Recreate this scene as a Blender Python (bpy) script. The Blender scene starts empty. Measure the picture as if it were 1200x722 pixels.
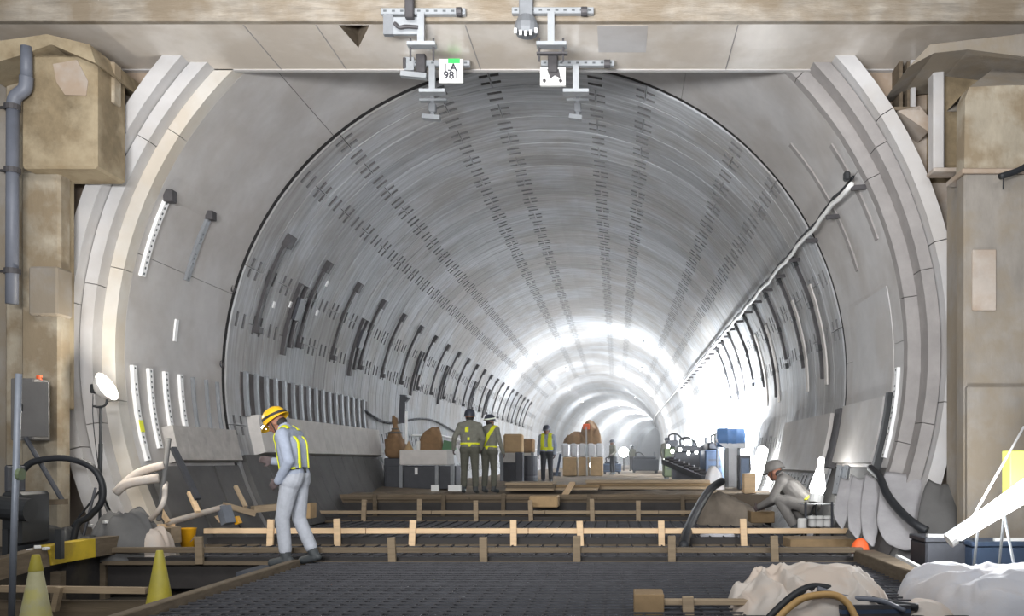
import bpy, bmesh, math, random
import numpy as np
from mathutils import Vector, Matrix, Euler, noise
random.seed(7)
R = math.radians
scene = bpy.context.scene
col = scene.collection

# ------------------------------------------------------------------ camera, world, light, exposure
F, VX, VY, CAMZ = 1050.0, 723.0, 540.0, 1.15       # focal length in px, vanishing point, eye height
cam = bpy.data.cameras.new('camera')
cam.sensor_width = 36.0
cam.lens = F / 1200 * 36.0
cam.shift_x = -(VX - 600) / 1200
cam.shift_y = (VY - 361) / 1200
cam.clip_end = 600
camo = bpy.data.objects.new('camera', cam)
camo.location = (0, 0, CAMZ)
camo.rotation_euler = (R(90), 0, 0)
col.objects.link(camo)
scene.camera = camo
vs = scene.view_settings
vs.view_transform = 'Standard'
vs.look = 'None'
vs.gamma = 1.0
vs.exposure = 0.0
vs.use_curve_mapping = False
scene.cycles.use_denoising = True
scene.cycles.max_bounces = 8
scene.cycles.diffuse_bounces = 5
scene.cycles.sample_clamp_indirect = 6.0

w = bpy.data.worlds.new('station_ambient')
scene.world = w
w.use_nodes = True
w.node_tree.nodes['Background'].inputs[0].default_value = (0.80, 0.84, 0.90, 1)
w.node_tree.nodes['Background'].inputs[1].default_value = 0.27


def area_light(name, loc, aim, sx, sy, power, color=(1, 1, 1), spread=180):
    l = bpy.data.lights.new(name, 'AREA')
    l.shape = 'RECTANGLE'
    l.size, l.size_y = sx, sy
    l.energy = power
    l.color = color
    l.spread = R(spread)
    o = bpy.data.objects.new(name, l)
    o.location = loc
    o.rotation_euler = (Vector(aim) - Vector(loc)).to_track_quat('-Z', 'Y').to_euler()
    col.objects.link(o)
    return o


def point_light(name, loc, power, color=(1, 1, 1), radius=0.15, parent=None):
    l = bpy.data.lights.new(name, 'POINT')
    l.energy = power
    l.color = color
    l.shadow_soft_size = radius
    o = bpy.data.objects.new(name, l)
    o.location = loc
    col.objects.link(o)
    if parent:
        o.parent = parent
    return o


# unseen fill lights added around the camera to brighten the portal
area_light('station_fill_upper', (-2.5, 3.0, 7.5), (-1.5, 11, 2.5), 7, 1.5, 300, (1.0, 0.97, 0.93))
area_light('station_fill_lower', (-2.0, 0.5, 2.4), (-1.3, 12, 6.0), 4, 0.8, 500, (0.99, 0.99, 1.0), 85)  # added low fill, aimed up to lighten soffit and collar
area_light('station_fill_upper', (4.0, 2.0, 6.5), (0.5, 12, 2.0), 4, 1.5, 160, (0.97, 0.98, 1.0))

# ------------------------------------------------------------------ tunnel geometry helpers
AX, AZ, RAD = -1.32, CAMZ + 1.37, 5.0
D_FRONT, D_JOINT, RING = 11.5, 14.42, 0.69
Z_DECK, Z_BED, Z_PIT = 0.0, 0.45, -0.42


def bend(D):
    return 0.0012 * max(0.0, D - 65) ** 2


def P(px, py, D):
    return Vector(((px - VX) * D / F, D, CAMZ + (VY - py) * D / F))


def W(th, D, r=RAD):
    t = R(th)
    return Vector((AX + bend(D) + r * math.sin(t), D, AZ + r * math.cos(t)))


# ------------------------------------------------------------------ materials
def lin(c):
    return tuple((v / 12.92 if v <= 0.04045 else ((v + 0.055) / 1.055) ** 2.4) for v in [x / 255 for x in c])


MATS = {}


def mat(name, rgb, rough=0.85, var=0.18, scale=2.0, bump=0.0, metal=0.0, stretch=(1, 1, 1), stain=None,
        stain_amt=0.5, stain_scale=0.6, rnd=0.0, emit=0.0, spec=0.5, trans=0.0):
    m = bpy.data.materials.new(name)
    m.use_nodes = True
    nt = m.node_tree
    b = nt.nodes['Principled BSDF']
    b.inputs['Roughness'].default_value = rough
    b.inputs['Metallic'].default_value = metal
    b.inputs['Specular IOR Level'].default_value = spec
    base = lin(rgb)
    if emit:
        b.inputs['Base Color'].default_value = (*base, 1)
        b.inputs['Emission Color'].default_value = (*base, 1)
        b.inputs['Emission Strength'].default_value = emit
        MATS[name] = m
        return m
    geo = nt.nodes.new('ShaderNodeNewGeometry')
    mp = nt.nodes.new('ShaderNodeMapping')
    mp.inputs['Scale'].default_value = stretch
    nt.links.new(geo.outputs['Position'], mp.inputs['Vector'])
    n = nt.nodes.new('ShaderNodeTexNoise')
    n.inputs['Scale'].default_value = scale
    n.inputs['Detail'].default_value = 7
    n.inputs['Roughness'].default_value = 0.65
    nt.links.new(mp.outputs[0], n.inputs['Vector'])
    ramp = nt.nodes.new('ShaderNodeValToRGB')
    ramp.color_ramp.elements[0].position = 0.3
    ramp.color_ramp.elements[1].position = 0.7
    ramp.color_ramp.elements[0].color = (*[max(0, v * (1 - var)) for v in base], 1)
    ramp.color_ramp.elements[1].color = (*[min(1, v * (1 + var)) for v in base], 1)
    nt.links.new(n.outputs['Fac'], ramp.inputs[0])
    out = ramp.outputs[0]
    if stain:
        n2 = nt.nodes.new('ShaderNodeTexNoise')
        n2.inputs['Scale'].default_value = stain_scale
        n2.inputs['Detail'].default_value = 5
        n2.inputs['Roughness'].default_value = 0.6
        nt.links.new(geo.outputs['Position'], n2.inputs['Vector'])
        r2 = nt.nodes.new('ShaderNodeValToRGB')
        r2.color_ramp.elements[0].position = 0.43
        r2.color_ramp.elements[1].position = 0.58
        r2.color_ramp.elements[0].color = (0, 0, 0, 1)
        r2.color_ramp.elements[1].color = (stain_amt,) * 3 + (1,)
        nt.links.new(n2.outputs['Fac'], r2.inputs[0])
        mx = nt.nodes.new('ShaderNodeMix')
        mx.data_type = 'RGBA'
        nt.links.new(r2.outputs[0], mx.inputs[0])
        nt.links.new(out, mx.inputs[6])
        mx.inputs[7].default_value = (*lin(stain), 1)
        out = mx.outputs[2]
    if rnd:
        oi = nt.nodes.new('ShaderNodeObjectInfo')
        mr = nt.nodes.new('ShaderNodeMapRange')
        mr.inputs[3].default_value = 1 - rnd
        mr.inputs[4].default_value = 1 + rnd
        nt.links.new(oi.outputs['Random'], mr.inputs[0])
        hs = nt.nodes.new('ShaderNodeHueSaturation')
        nt.links.new(mr.outputs[0], hs.inputs['Value'])
        nt.links.new(out, hs.inputs['Color'])
        out = hs.outputs[0]
    nt.links.new(out, b.inputs['Base Color'])
    if bump:
        bp = nt.nodes.new('ShaderNodeBump')
        bp.inputs['Strength'].default_value = bump
        bp.inputs['Distance'].default_value = 0.03
        nt.links.new(n.outputs['Fac'], bp.inputs['Height'])
        nt.links.new(bp.outputs[0], b.inputs['Normal'])
    if trans:
        b.inputs['Transmission Weight'].default_value = trans
    MATS[name] = m
    return m


mat('segment_concrete', (181, 184, 188), 0.75, 0.34, 1.3, 0.2, stretch=(0.5, 8, 0.5), stain=(140, 130, 118), stain_amt=0.45, stain_scale=0.5, rnd=0.13)
mat('lining_concrete', (190, 188, 187), 0.7, 0.10, 1.5, 0.1, stain=(160, 152, 144), stain_amt=0.5, stain_scale=0.5)
mat('ring_concrete', (190, 189, 189), 0.75, 0.08, 2.5, 0.15, stain=(178, 172, 166), stain_amt=0.5, stain_scale=0.9)
mat('reveal_lit', (196, 192, 185), 0.8, 0.08, 2.0, 0.2, stain=(184, 172, 154), stain_amt=0.6, stain_scale=0.8)  # warm pale tone of the lamp-lit left reveal
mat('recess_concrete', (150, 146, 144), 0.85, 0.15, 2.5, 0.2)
mat('joint_dark', (44, 42, 42), 0.9, 0.2, 4)
mat('pocket_shade', (112, 112, 113), 0.8, 0.2, 8)  # darker than the segments: pocket shade put into the colour
mat('head_wall', (176, 166, 156), 0.85, 0.15, 1.5, 0.3, stain=(150, 125, 98), stain_amt=0.6, stain_scale=1.2)
mat('pier_brown', (132, 117, 92), 0.9, 0.34, 2.6, 0.8, stain=(164, 150, 124), stain_amt=0.85, stain_scale=1.6)
mat('pier_tan', (164, 154, 136), 0.9, 0.26, 2.6, 0.7, stretch=(1, 1, 0.45), stain=(132, 116, 92), stain_amt=0.85, stain_scale=1.8)
mat('pier_grey', (142, 136, 128), 0.9, 0.24, 2.2, 0.6, stretch=(1, 1, 0.45), stain=(138, 126, 108), stain_amt=0.8, stain_scale=1.3)
mat('beam_soffit', (216, 209, 200), 0.25, 0.10, 1.6, 0.12, stretch=(1, 0.5, 1), stain=(186, 172, 154), stain_amt=0.5, stain_scale=0.9)
mat('beam_face', (146, 138, 126), 0.5, 0.34, 5.0, 0.5, stretch=(0.5, 1, 3), stain=(122, 108, 88), stain_amt=0.8, stain_scale=1.3)
mat('deck_dark', (70, 74, 82), 0.9, 0.3, 3.0, 0.6)
mat('pit_dark', (48, 46, 46), 0.95, 0.35, 2.5, 0.7, stain=(80, 72, 58), stain_amt=0.6, stain_scale=1.6)
mat('bed_soil', (128, 112, 92), 0.95, 0.3, 1.6, 0.9, stain=(98, 90, 82), stain_amt=0.7, stain_scale=0.8)
mat('rebar', (74, 74, 78), 0.7, 0.25, 5, metal=0.4)
mat('timber_pale', (226, 196, 158), 0.8, 0.12, 6, 0.2, stretch=(0.3, 1, 4))
mat('void_shade', (50, 47, 46), 0.7, 0.2, 4)  # near-black, stands in for the shaded voids between the rails
mat('timber_mid', (126, 111, 90), 0.85, 0.2, 5, 0.3, stretch=(0.3, 1, 4))
mat('timber', (158, 140, 116), 0.85, 0.2, 5, 0.3, stretch=(0.3, 1, 4))
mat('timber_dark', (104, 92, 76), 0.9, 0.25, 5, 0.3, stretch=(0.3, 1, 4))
mat('plywood', (134, 112, 82), 0.85, 0.2, 4, 0.2)
mat('yellow_paint', (206, 178, 48), 0.7, 0.12, 5, stain=(150, 124, 60), stain_amt=0.5, stain_scale=3)
mat('cone_yellow', (162, 150, 50), 0.6, 0.15, 6, 0.1, stain=(150, 144, 70), stain_amt=0.5, stain_scale=5)
mat('cone_pale', (178, 174, 136), 0.6, 0.12, 6, stain=(190, 182, 90), stain_amt=0.6, stain_scale=4)
mat('bucket_yellow', (244, 178, 26), 0.5, 0.06, 5)
mat('galvanised', (158, 162, 166), 0.4, 0.10, 8, metal=0.35)
mat('galv_dull', (128, 131, 135), 0.5, 0.12, 8, metal=0.3)
mat('white_strip', (236, 236, 236), 0.5, 0.04, 8)
mat('hole_dark', (92, 96, 98), 0.8, 0.1, 8)
mat('bracket_dark', (76, 74, 76), 0.65, 0.2, 6, metal=0.3)
mat('panel_concrete', (178, 174, 170), 0.9, 0.18, 5, 0.5)
mat('panel_pale', (206, 202, 198), 0.85, 0.10, 4, 0.2)
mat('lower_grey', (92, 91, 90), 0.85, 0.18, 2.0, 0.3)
mat('membrane', (96, 92, 92), 0.8, 0.2, 3, 0.3)
mat('pipe_grey', (104, 108, 118), 0.5, 0.12, 4)
mat('pole_grey', (128, 134, 144), 0.45, 0.12, 6, metal=0.3)
mat('black_rubber', (34, 36, 40), 0.55, 0.2, 6)
mat('black_plastic', (40, 42, 44), 0.5, 0.2, 6)
mat('box_grey', (100, 98, 96), 0.6, 0.12, 4)
mat('conduit_white', (248, 248, 246), 0.5, 0.06, 5)
mat('cloth_white', (200, 192, 184), 0.85, 0.08, 3, 0.3, stain=(196, 176, 158), stain_amt=0.5, stain_scale=3)
mat('cloth_cool', (206, 207, 213), 0.8, 0.06, 3, 0.3, stain=(204, 196, 190), stain_amt=0.4, stain_scale=3)
mat('cloth_grey', (100, 100, 100), 0.8, 0.15, 3, 0.3)
mat('sheet_grey', (162, 160, 162), 0.75, 0.14, 3, 0.3)
mat('mud_cloth', (138, 128, 116), 0.9, 0.2, 3, 0.4)
mat('stone', (128, 122, 116), 0.95, 0.2, 4, 0.6)
mat('carton', (178, 150, 112), 0.85, 0.14, 4)
mat('sack_brown', (132, 104, 74), 0.9, 0.22, 6, 0.5)
mat('wrap_white', (226, 228, 232), 0.35, 0.08, 6, 0.3)
mat('blue_drum', (96, 136, 190), 0.4, 0.1, 4)
mat('machine_blue', (66, 82, 106), 0.5, 0.2, 4, metal=0.2)
mat('machine_dark', (64, 66, 72), 0.55, 0.2, 4, metal=0.2)
mat('machine_green', (92, 104, 78), 0.6, 0.2, 4)
mat('green_plastic', (56, 104, 62), 0.5, 0.1, 4)
mat('orange', (232, 98, 44), 0.6, 0.1, 4)
mat('sign_white', (222, 222, 220), 0.6, 0.02, 4)
mat('sign_green', (60, 214, 96), 0.6, 0.04, 4)
mat('ink', (52, 52, 60), 0.7, 0.05, 4)
mat('lime_board', (206, 208, 112), 0.6, 0.05, 4)
mat('tan_hose', (182, 146, 92), 0.6, 0.1, 4)
mat('helmet_yellow', (236, 186, 34), 0.35, 0.05, 4)
mat('helmet_dark', (62, 66, 78), 0.35, 0.1, 4)
mat('uniform_grey', (152, 160, 176), 0.9, 0.14, 9, 0.4)
mat('trouser_grey', (168, 172, 180), 0.9, 0.14, 9, 0.4)
mat('uniform_greybrown', (118, 115, 112), 0.9, 0.16, 9, 0.4)  # even grey-brown for jacket, trousers and helmet
mat('uniform_olive', (122, 122, 112), 0.9, 0.16, 9, 0.4)
mat('trouser_olive', (88, 88, 78), 0.9, 0.18, 9, 0.4)
mat('trouser_dark', (52, 54, 58), 0.9, 0.18, 9, 0.4)
mat('skin', (150, 104, 84), 0.6, 0.08, 12)
mat('glove', (96, 84, 84), 0.85, 0.15, 12)
mat('boot', (62, 66, 68), 0.6, 0.2, 9)
mat('vest_yellow', (232, 236, 40), 0.55, 0.06, 9)
mat('reflective', (232, 238, 220), 0.4, 0.05, 9)
mat('strap_black', (40, 40, 40), 0.6, 0.1, 9)
mat('eye_white', (220, 216, 210), 0.4, 0.02, 9)
mat('hair_black', (36, 32, 30), 0.7, 0.2, 20)
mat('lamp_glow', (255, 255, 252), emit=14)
mat('tube_glow', (255, 252, 244), emit=9)
mat('flood_glow', (250, 252, 255), emit=60)
mat('dish_white', (248, 246, 240), 0.5, 0.02, 4)


# ------------------------------------------------------------------ mesh helpers
class MB:
    def __init__(s):
        s.v, s.f = [], []

    def add(s, vs, fs):
        n = len(s.v)
        s.v += [tuple(v) for v in vs]
        s.f += [tuple(i + n for i in f) for f in fs]
        return s

    def box(s, c, size, rot=None):
        c = Vector(c)
        h = [x / 2 for x in size]
        pts = [Vector((sx * h[0], sy * h[1], sz * h[2])) for sx in (-1, 1) for sy in (-1, 1) for sz in (-1, 1)]
        if rot is not None:
            pts = [rot @ p for p in pts]
        return s.add([c + p for p in pts], [(0, 1, 3, 2), (4, 6, 7, 5), (0, 4, 5, 1), (2, 3, 7, 6), (0, 2, 6, 4), (1, 5, 7, 3)])

    def bbox(s, a, b):
        a, b = Vector(a), Vector(b)
        return s.box((a + b) / 2, [abs(x) for x in (b - a)])

    def bar(s, p, q, wd, ht, up=(0, 0, 1)):
        p, q = Vector(p), Vector(q)
        d = (q - p)
        L = d.length
        d.normalize()
        u = Vector(up)
        if abs(d.dot(u)) > 0.98:
            u = Vector((0, 1, 0))
        side = d.cross(u).normalized()
        u2 = side.cross(d).normalized()
        rot = Matrix((side, d, u2)).transposed()
        return s.box((p + q) / 2, (wd, L, ht), rot)

    def tube(s, path, r, n=10, cap=True):
        path = [Vector(p) for p in path]
        rs = r if isinstance(r, (list, tuple)) else [r] * len(path)
        base = len(s.v)
        ref = Vector((0, 0, 1))
        t0 = (path[1] - path[0]).normalized()
        if abs(t0.dot(ref)) > 0.9:
            ref = Vector((0, 1, 0))
        u = t0.cross(ref).normalized()
        for i, p in enumerate(path):
            a = path[max(0, i - 1)]
            b = path[min(len(path) - 1, i + 1)]
            t = (b - a).normalized()
            u = (u - t * u.dot(t))
            u = u.normalized() if u.length > 1e-6 else t.orthogonal().normalized()
            v = t.cross(u)
            for k in range(n):
                an = 2 * math.pi * k / n
                s.v.append(tuple(p + (u * math.cos(an) + v * math.sin(an)) * rs[i]))
        for i in range(len(path) - 1):
            for k in range(n):
                k2 = (k + 1) % n
                s.f.append((base + i * n + k, base + i * n + k2, base + (i + 1) * n + k2, base + (i + 1) * n + k))
        if cap:
            s.f.append(tuple(base + k for k in reversed(range(n))))
            e = base + (len(path) - 1) * n
            s.f.append(tuple(e + k for k in range(n)))
        return s

    def lathe(s, prof, n=24, origin=(0, 0, 0), rot=None):
        o = Vector(origin)
        base = len(s.v)
        for (r, z) in prof:
            for k in range(n):
                an = 2 * math.pi * k / n
                p = Vector((max(r, 1e-4) * math.cos(an), max(r, 1e-4) * math.sin(an), z))
                if rot is not None:
                    p = rot @ p
                s.v.append(tuple(o + p))
        for i in range(len(prof) - 1):
            for k in range(n):
                k2 = (k + 1) % n
                s.f.append((base + i * n + k, base + i * n + k2, base + (i + 1) * n + k2, base + (i + 1) * n + k))
        return s

    def prism(s, pts, d):
        pts = [Vector(p) for p in pts]
        d = Vector(d)
        n = len(pts)
        vs_ = pts + [p + d for p in pts]
        fs = [tuple(reversed(range(n))), tuple(range(n, 2 * n))] + [(i, (i + 1) % n, n + (i + 1) % n, n + i) for i in range(n)]
        return s.add(vs_, fs)

    def mesh(s, name, m, smooth=False, bevel=0.0):
        me = bpy.data.meshes.new(name)
        me.from_pydata(s.v, [], s.f)
        bm = bmesh.new()
        bm.from_mesh(me)
        bmesh.ops.recalc_face_normals(bm, faces=bm.faces)
        if bevel:
            bmesh.ops.bevel(bm, geom=[e for e in bm.edges if len(e.link_faces) == 2 and e.calc_face_angle(0) > 0.6], offset=bevel, segments=1, affect='EDGES', profile=0.5)
        bm.to_mesh(me)
        bm.free()
        if smooth:
            for p in me.polygons:
                p.use_smooth = True
        me.materials.append(MATS[m])
        return me

    def build(s, name, m, parent=None, smooth=False, bevel=0.0):
        return link(name, s.mesh(name, m, smooth, bevel), parent)


def link(name, me, parent=None):
    o = bpy.data.objects.new(name, me)
    col.objects.link(o)
    if parent is not None:
        o.parent = parent
        o.matrix_parent_inverse = Matrix.Translation(-parent.location) if parent.type == 'EMPTY' and parent.rotation_euler == Euler() else parent.matrix_basis.inverted()
    return o


def tag(o, label, cat, group=None):
    o['label'] = label
    o['category'] = cat
    if group:
        o['group'] = group
    return o


def thing(name, label, cat, loc=(0, 0, 0), group=None):
    o = bpy.data.objects.new(name, None)
    o.empty_display_size = 0.1
    o.location = loc
    col.objects.link(o)
    return tag(o, label, cat, group)


def struct(o):
    o['kind'] = 'structure'
    return o


ORD = ['first', 'second', 'third', 'fourth', 'fifth', 'sixth', 'seventh', 'eighth', 'ninth', 'tenth', 'eleventh', 'twelfth',
       'thirteenth', 'fourteenth', 'fifteenth', 'sixteenth', 'seventeenth', 'eighteenth', 'nineteenth', 'twentieth',
       'twenty-first', 'twenty-second', 'twenty-third', 'twenty-fourth']


def smooth_path(pts, n=8):
    pts = [Vector(p) for p in pts]
    if len(pts) < 3:
        return pts
    ext = [pts[0] * 2 - pts[1]] + pts + [pts[-1] * 2 - pts[-2]]
    out = []
    for i in range(1, len(ext) - 2):
        p0, p1, p2, p3 = ext[i - 1:i + 3]
        for k in range(n):
            t = k / n
            out.append(0.5 * ((2 * p1) + (p2 - p0) * t + (2 * p0 - 5 * p1 + 4 * p2 - p3) * t * t + (3 * p1 - p0 - 3 * p2 + p3) * t ** 3))
    out.append(pts[-1])
    return out


def arc_shell(mb, th0, th1, d0, d1, r_in, r_out, n=None):
    """closed curved slab following the tunnel wall"""
    n = n or max(2, int(abs(th1 - th0) / 3))
    base = len(mb.v)
    for i in range(n + 1):
        th = th0 + (th1 - th0) * i / n
        for (d, r) in ((d0, r_in), (d1, r_in), (d1, r_out), (d0, r_out)):
            mb.v.append(tuple(W(th, d, r)))
    for i in range(n):
        a = base + i * 4
        for k in range(4):
            k2 = (k + 1) % 4
            mb.f.append((a + k, a + k2, a + 4 + k2, a + 4 + k))
    mb.f.append((base, base + 1, base + 2, base + 3))
    e = base + n * 4
    mb.f.append((e + 3, e + 2, e + 1, e))
    return mb


# ================================================================== SETTING
# ---- tunnel of ring segments
def backing():
    mb = MB()
    ds = [D_JOINT + 0.02] + [D_JOINT + 2 * k for k in range(1, 24)] + [62 + 2.5 * k for k in range(0, 44)]
    ths = list(range(-126, 127, 6))
    for d in ds:
        for t in ths:
            mb.v.append(tuple(W(t, d, RAD + 0.07)))
    n = len(ths)
    for i in range(len(ds) - 1):
        for k in range(n - 1):
            mb.f.append((i * n + k, i * n + k + 1, (i + 1) * n + k + 1, (i + 1) * n + k))
    return mb.build('wall_tunnel', 'joint_dark')


wall_tunnel = struct(backing())
wall_tunnel['label'] = 'segmental concrete tunnel tube curving away to the right'


def segment_geo(e):
    """one lining segment, 30 degrees by one ring, hollow bolt pockets near its two ends; local axis along Y"""
    ths = [-14.93, -14.78, -13.1, -6.4 if e < 0 else -8.0, -3.6 if e < 0 else -2.0, 2.0 if e < 0 else 3.6, 8.0 if e < 0 else 6.4, 13.1, 14.78, 14.93]
    ys = [0.013, 0.165, 0.255, 0.435, 0.525, RING - 0.013]
    nt_, ny = len(ths), len(ys)
    V, Fm, M = [], [], []

    def pt(th, y, r):
        V.append((r * math.sin(R(th)), y, r * math.cos(R(th))))
        return len(V) - 1
    g = [[pt(t, y, RAD) for y in ys] for t in ths]
    for i in range(nt_ - 1):
        for k in range(ny - 1):
            q = [g[i][k], g[i][k + 1], g[i + 1][k + 1], g[i + 1][k]]
            if i in (1, 7, 3 if e < 0 else 5) and k in (1, 3):
                q2 = [pt(ths[i], ys[k], RAD + 0.06), pt(ths[i], ys[k + 1], RAD + 0.06), pt(ths[i + 1], ys[k + 1], RAD + 0.06), pt(ths[i + 1], ys[k], RAD + 0.06)]
                Fm.append(tuple(q2)); M.append(1)
                for a in range(4):
                    b = (a + 1) % 4
                    Fm.append((q[a], q[b], q2[b], q2[a])); M.append(1)
            else:
                Fm.append(tuple(q)); M.append(0)
    loop = [(i, 0) for i in range(nt_)] + [(nt_ - 1, k) for k in range(1, ny)] + [(i, ny - 1) for i in range(nt_ - 2, -1, -1)] + [(0, k) for k in range(ny - 2, 0, -1)]
    low = [pt(ths[i], ys[k], RAD + 0.065) for i, k in loop]
    for a in range(len(loop)):
        b = (a + 1) % len(loop)
        Fm.append((g[loop[a][0]][loop[a][1]], g[loop[b][0]][loop[b][1]], low[b], low[a])); M.append(0)
    return V, Fm, M


SEG = []
for e in (5, -5):
    SV, SF, SM = segment_geo(e)
    seg_me = bpy.data.meshes.new('segment')
    seg_me.from_pydata(SV, [], SF)
    seg_me.materials.append(MATS['segment_concrete'])
    seg_me.materials.append(MATS['pocket_shade'])
    seg_me.polygons.foreach_set('material_index', SM)
    SEG.append((SV, SF, SM, seg_me))
N_SINGLE = 22
N_JOINED = 74


def ring_angles(k):
    s = -9.0 if k % 2 == 0 else -19.0
    return [s + 15 + 30 * i for i in range(-4, 5)]


bigV, bigF, bigM = [], [], []
for k in range(N_JOINED):
    d = D_JOINT + 0.05 + k * RING
    SV, SF, SM, seg_me = SEG[k % 2]
    for th in ring_angles(k):
        if k < N_SINGLE:
            o = link('segment', seg_me)
            o.location = (AX, d, AZ)
            o.rotation_euler = (0, R(th), 0)
            o.parent = wall_tunnel
        else:
            n0 = len(bigV)
            c, s_ = math.cos(R(th)), math.sin(R(th))
            bigV += [(AX + x * c + z * s_, d + y, AZ - x * s_ + z * c) for x, y, z in SV]
            bigF += [tuple(i + n0 for i in f) for f in SF]
            bigM += SM
me = bpy.data.meshes.new('segment_rings')
me.from_pydata(bigV, [], bigF)
me.materials.append(MATS['segment_concrete'])
me.materials.append(MATS['pocket_shade'])
me.polygons.foreach_set('material_index', bigM)
o = link('segment_rings', me, wall_tunnel)
o['kind'] = 'stuff'
# far rings beyond, too small to show their segments: plain hoops with joints
mb = MB()
d = D_JOINT + 0.05 + N_JOINED * RING
while d < 168:
    for th in range(-126, 126, 9):
        a, b, c, e = W(th, d), W(th + 9, d), W(th + 9, d + RING * 2 - 0.02), W(th, d + RING * 2 - 0.02)
        mb.add([a, b, c, e], [(0, 1, 2, 3)])
    d += RING * 2
o = mb.build('far_rings', 'segment_concrete', wall_tunnel)
o['kind'] = 'stuff'
# grey bulkhead closing the far end
mb = MB()
dE = 158
pts = [W(t, dE, RAD) for t in range(-126, 127, 6)]
mb.prism(pts, (0, 0.4, 0))
struct(mb.build('wall_far_bulkhead', 'recess_concrete'))

# ---- dark joint ring, then the smooth near lining
mb = arc_shell(MB(), -126, 126, D_JOINT - 0.10, D_JOINT + 0.045, RAD + 0.02, RAD + 0.12, 84)
struct(mb.build('trim_1', 'joint_dark'))
near = bpy.data.objects.new('wall_near_lining', None)
col.objects.link(near)
struct(near)
near['label'] = 'smooth concrete lining between portal and first ring joint'
cuts = [-126, -107, -75, -40, -5, 28, 62, 88, 107, 126]
for a, b in zip(cuts[:-1], cuts[1:]):
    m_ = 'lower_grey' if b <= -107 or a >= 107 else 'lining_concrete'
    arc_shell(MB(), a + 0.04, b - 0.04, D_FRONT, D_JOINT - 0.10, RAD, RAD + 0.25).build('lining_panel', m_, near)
mb = arc_shell(MB(), -126, 126, D_FRONT + 0.02, D_JOINT - 0.05, RAD + 0.10, RAD + 0.3, 84)
mb.build('lining_backing', 'joint_dark', near)
# lighter repair patch on the right side, slightly proud
arc_shell(MB(), 79, 96, 11.9, D_JOINT - 0.5, RAD - 0.012, RAD + 0.02).build('repair_patch', 'ring_concrete', near)
for t0, t1, dd in ((50, 74, 12.9), (56, 72, 11.75)):
    arc_shell(MB(), t0, t1, dd, dd + 0.12, RAD - 0.02, RAD + 0.02).build('dark_strip', 'recess_concrete', near)

# ---- portal collar: stepped rings
collar = bpy.data.objects.new('wall_portal_collar', None)
col.objects.link(collar)
struct(collar)
collar['label'] = 'stepped pale concrete ring framing the tunnel mouth'
edges = [-136, -103, -84, -63, -40, -15, 15, 40, 58, 76, 97, 130]
for a, b in zip(edges[:-1], edges[1:]):
    arc_shell(MB(), a + 0.06, b - 0.06, 10.90, 11.6, RAD + 0.34, RAD + 0.52).build('collar_segment', 'ring_concrete', collar)
    arc_shell(MB(), a + 3.05, b + 2.95, 11.08, 11.6, RAD + 0.17, RAD + 0.325).build('inner_segment', 'ring_concrete' if b < 20 else 'recess_concrete', collar)  # right half in darker concrete, shade put into the material
arc_shell(MB(), -122, 122, 11.2, 11.6, RAD + 0.315, RAD + 0.345, 80).build('groove', 'recess_concrete', collar)
for a, b in zip(edges[:-1], edges[1:]):
    arc_shell(MB(), a + 6.05, b + 5.95, 11.28 if b < 20 else 11.34, 11.495, RAD + 0.0, RAD + 0.168).build('reveal_segment', 'reveal_lit' if b < 20 else 'recess_concrete', collar)  # lamplight on the left and shade on the right set by material

# ---- head wall around the collar
mb = MB()
ths = list(range(-126, 127, 3))
for t in ths:
    p = W(t, 11.35, RAD + 0.5)
    q = Vector((AX + 9.5 * math.sin(R(t)), 11.35, AZ + 9.5 * math.cos(R(t))))
    mb.v += [tuple(p), tuple(q)]
for i in range(len(ths) - 1):
    mb.f.append((2 * i, 2 * i + 1, 2 * i + 3, 2 * i + 2))
struct(mb.build('wall_head', 'head_wall'))

# ---- floors
mb = MB().bbox((-7.5, 1.0, Z_PIT - 0.1), (6.5, 18.7, Z_PIT))
struct(mb.build('floor', 'pit_dark'))
deck = bpy.data.objects.new('floor_deck', None)
col.objects.link(deck)
struct(deck)
deck['label'] = 'dark steel-mesh deck between the timber rails'
for (d0, d1) in ((2.0, 9.4), (9.41, 10.1), (10.75, 12.15), (12.6, 17.0), (17.5, 18.6)):
    MB().bbox((-3.45 if d0 < 9 else (-4.0 if d0 < 10 else -5.4), d0, Z_PIT), (2.72, d1, Z_DECK - 0.02)).build('deck_slab', 'deck_dark', deck)
mb = MB()
x = -3.4
while x < 2.7:
    mb.bar((x, 5.2, 0.0), (x, 10.05, 0.0), 0.014, 0.014)
    x += 0.15
y = 5.2
while y < 10.05:
    mb.bar((-3.42, y, 0.012), (2.7, y, 0.012), 0.014, 0.014)
    y += 0.15
o = mb.build('rebar_mesh', 'rebar', deck)
o['kind'] = 'stuff'
mb = MB()
for y0, y1 in ((10.8, 12.1), (12.65, 16.9)):
    y = y0
    while y < y1:
        mb.bar((-5.2, y, 0.0), (2.7, y, 0.0), 0.016, 0.016)
        y += 0.2
    x = -5.2
    while x < 2.7:
        mb.bar((x, y0, 0.012), (x, y1, 0.012), 0.016, 0.016)
        x += 0.2
o = mb.build('rebar_mesh', 'rebar', deck)
o['kind'] = 'stuff'
# ledge under the left pier
struct(MB().bbox((-7.5, 9.55, Z_PIT), (-5.86, 11.3, 0.12)).build('floor_ledge', 'pit_dark'))
# right apron beside the deck
struct(MB().bbox((2.72, 1.0, Z_PIT), (6.5, 11.3, -0.06)).build('floor_apron', 'pit_dark'))


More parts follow.
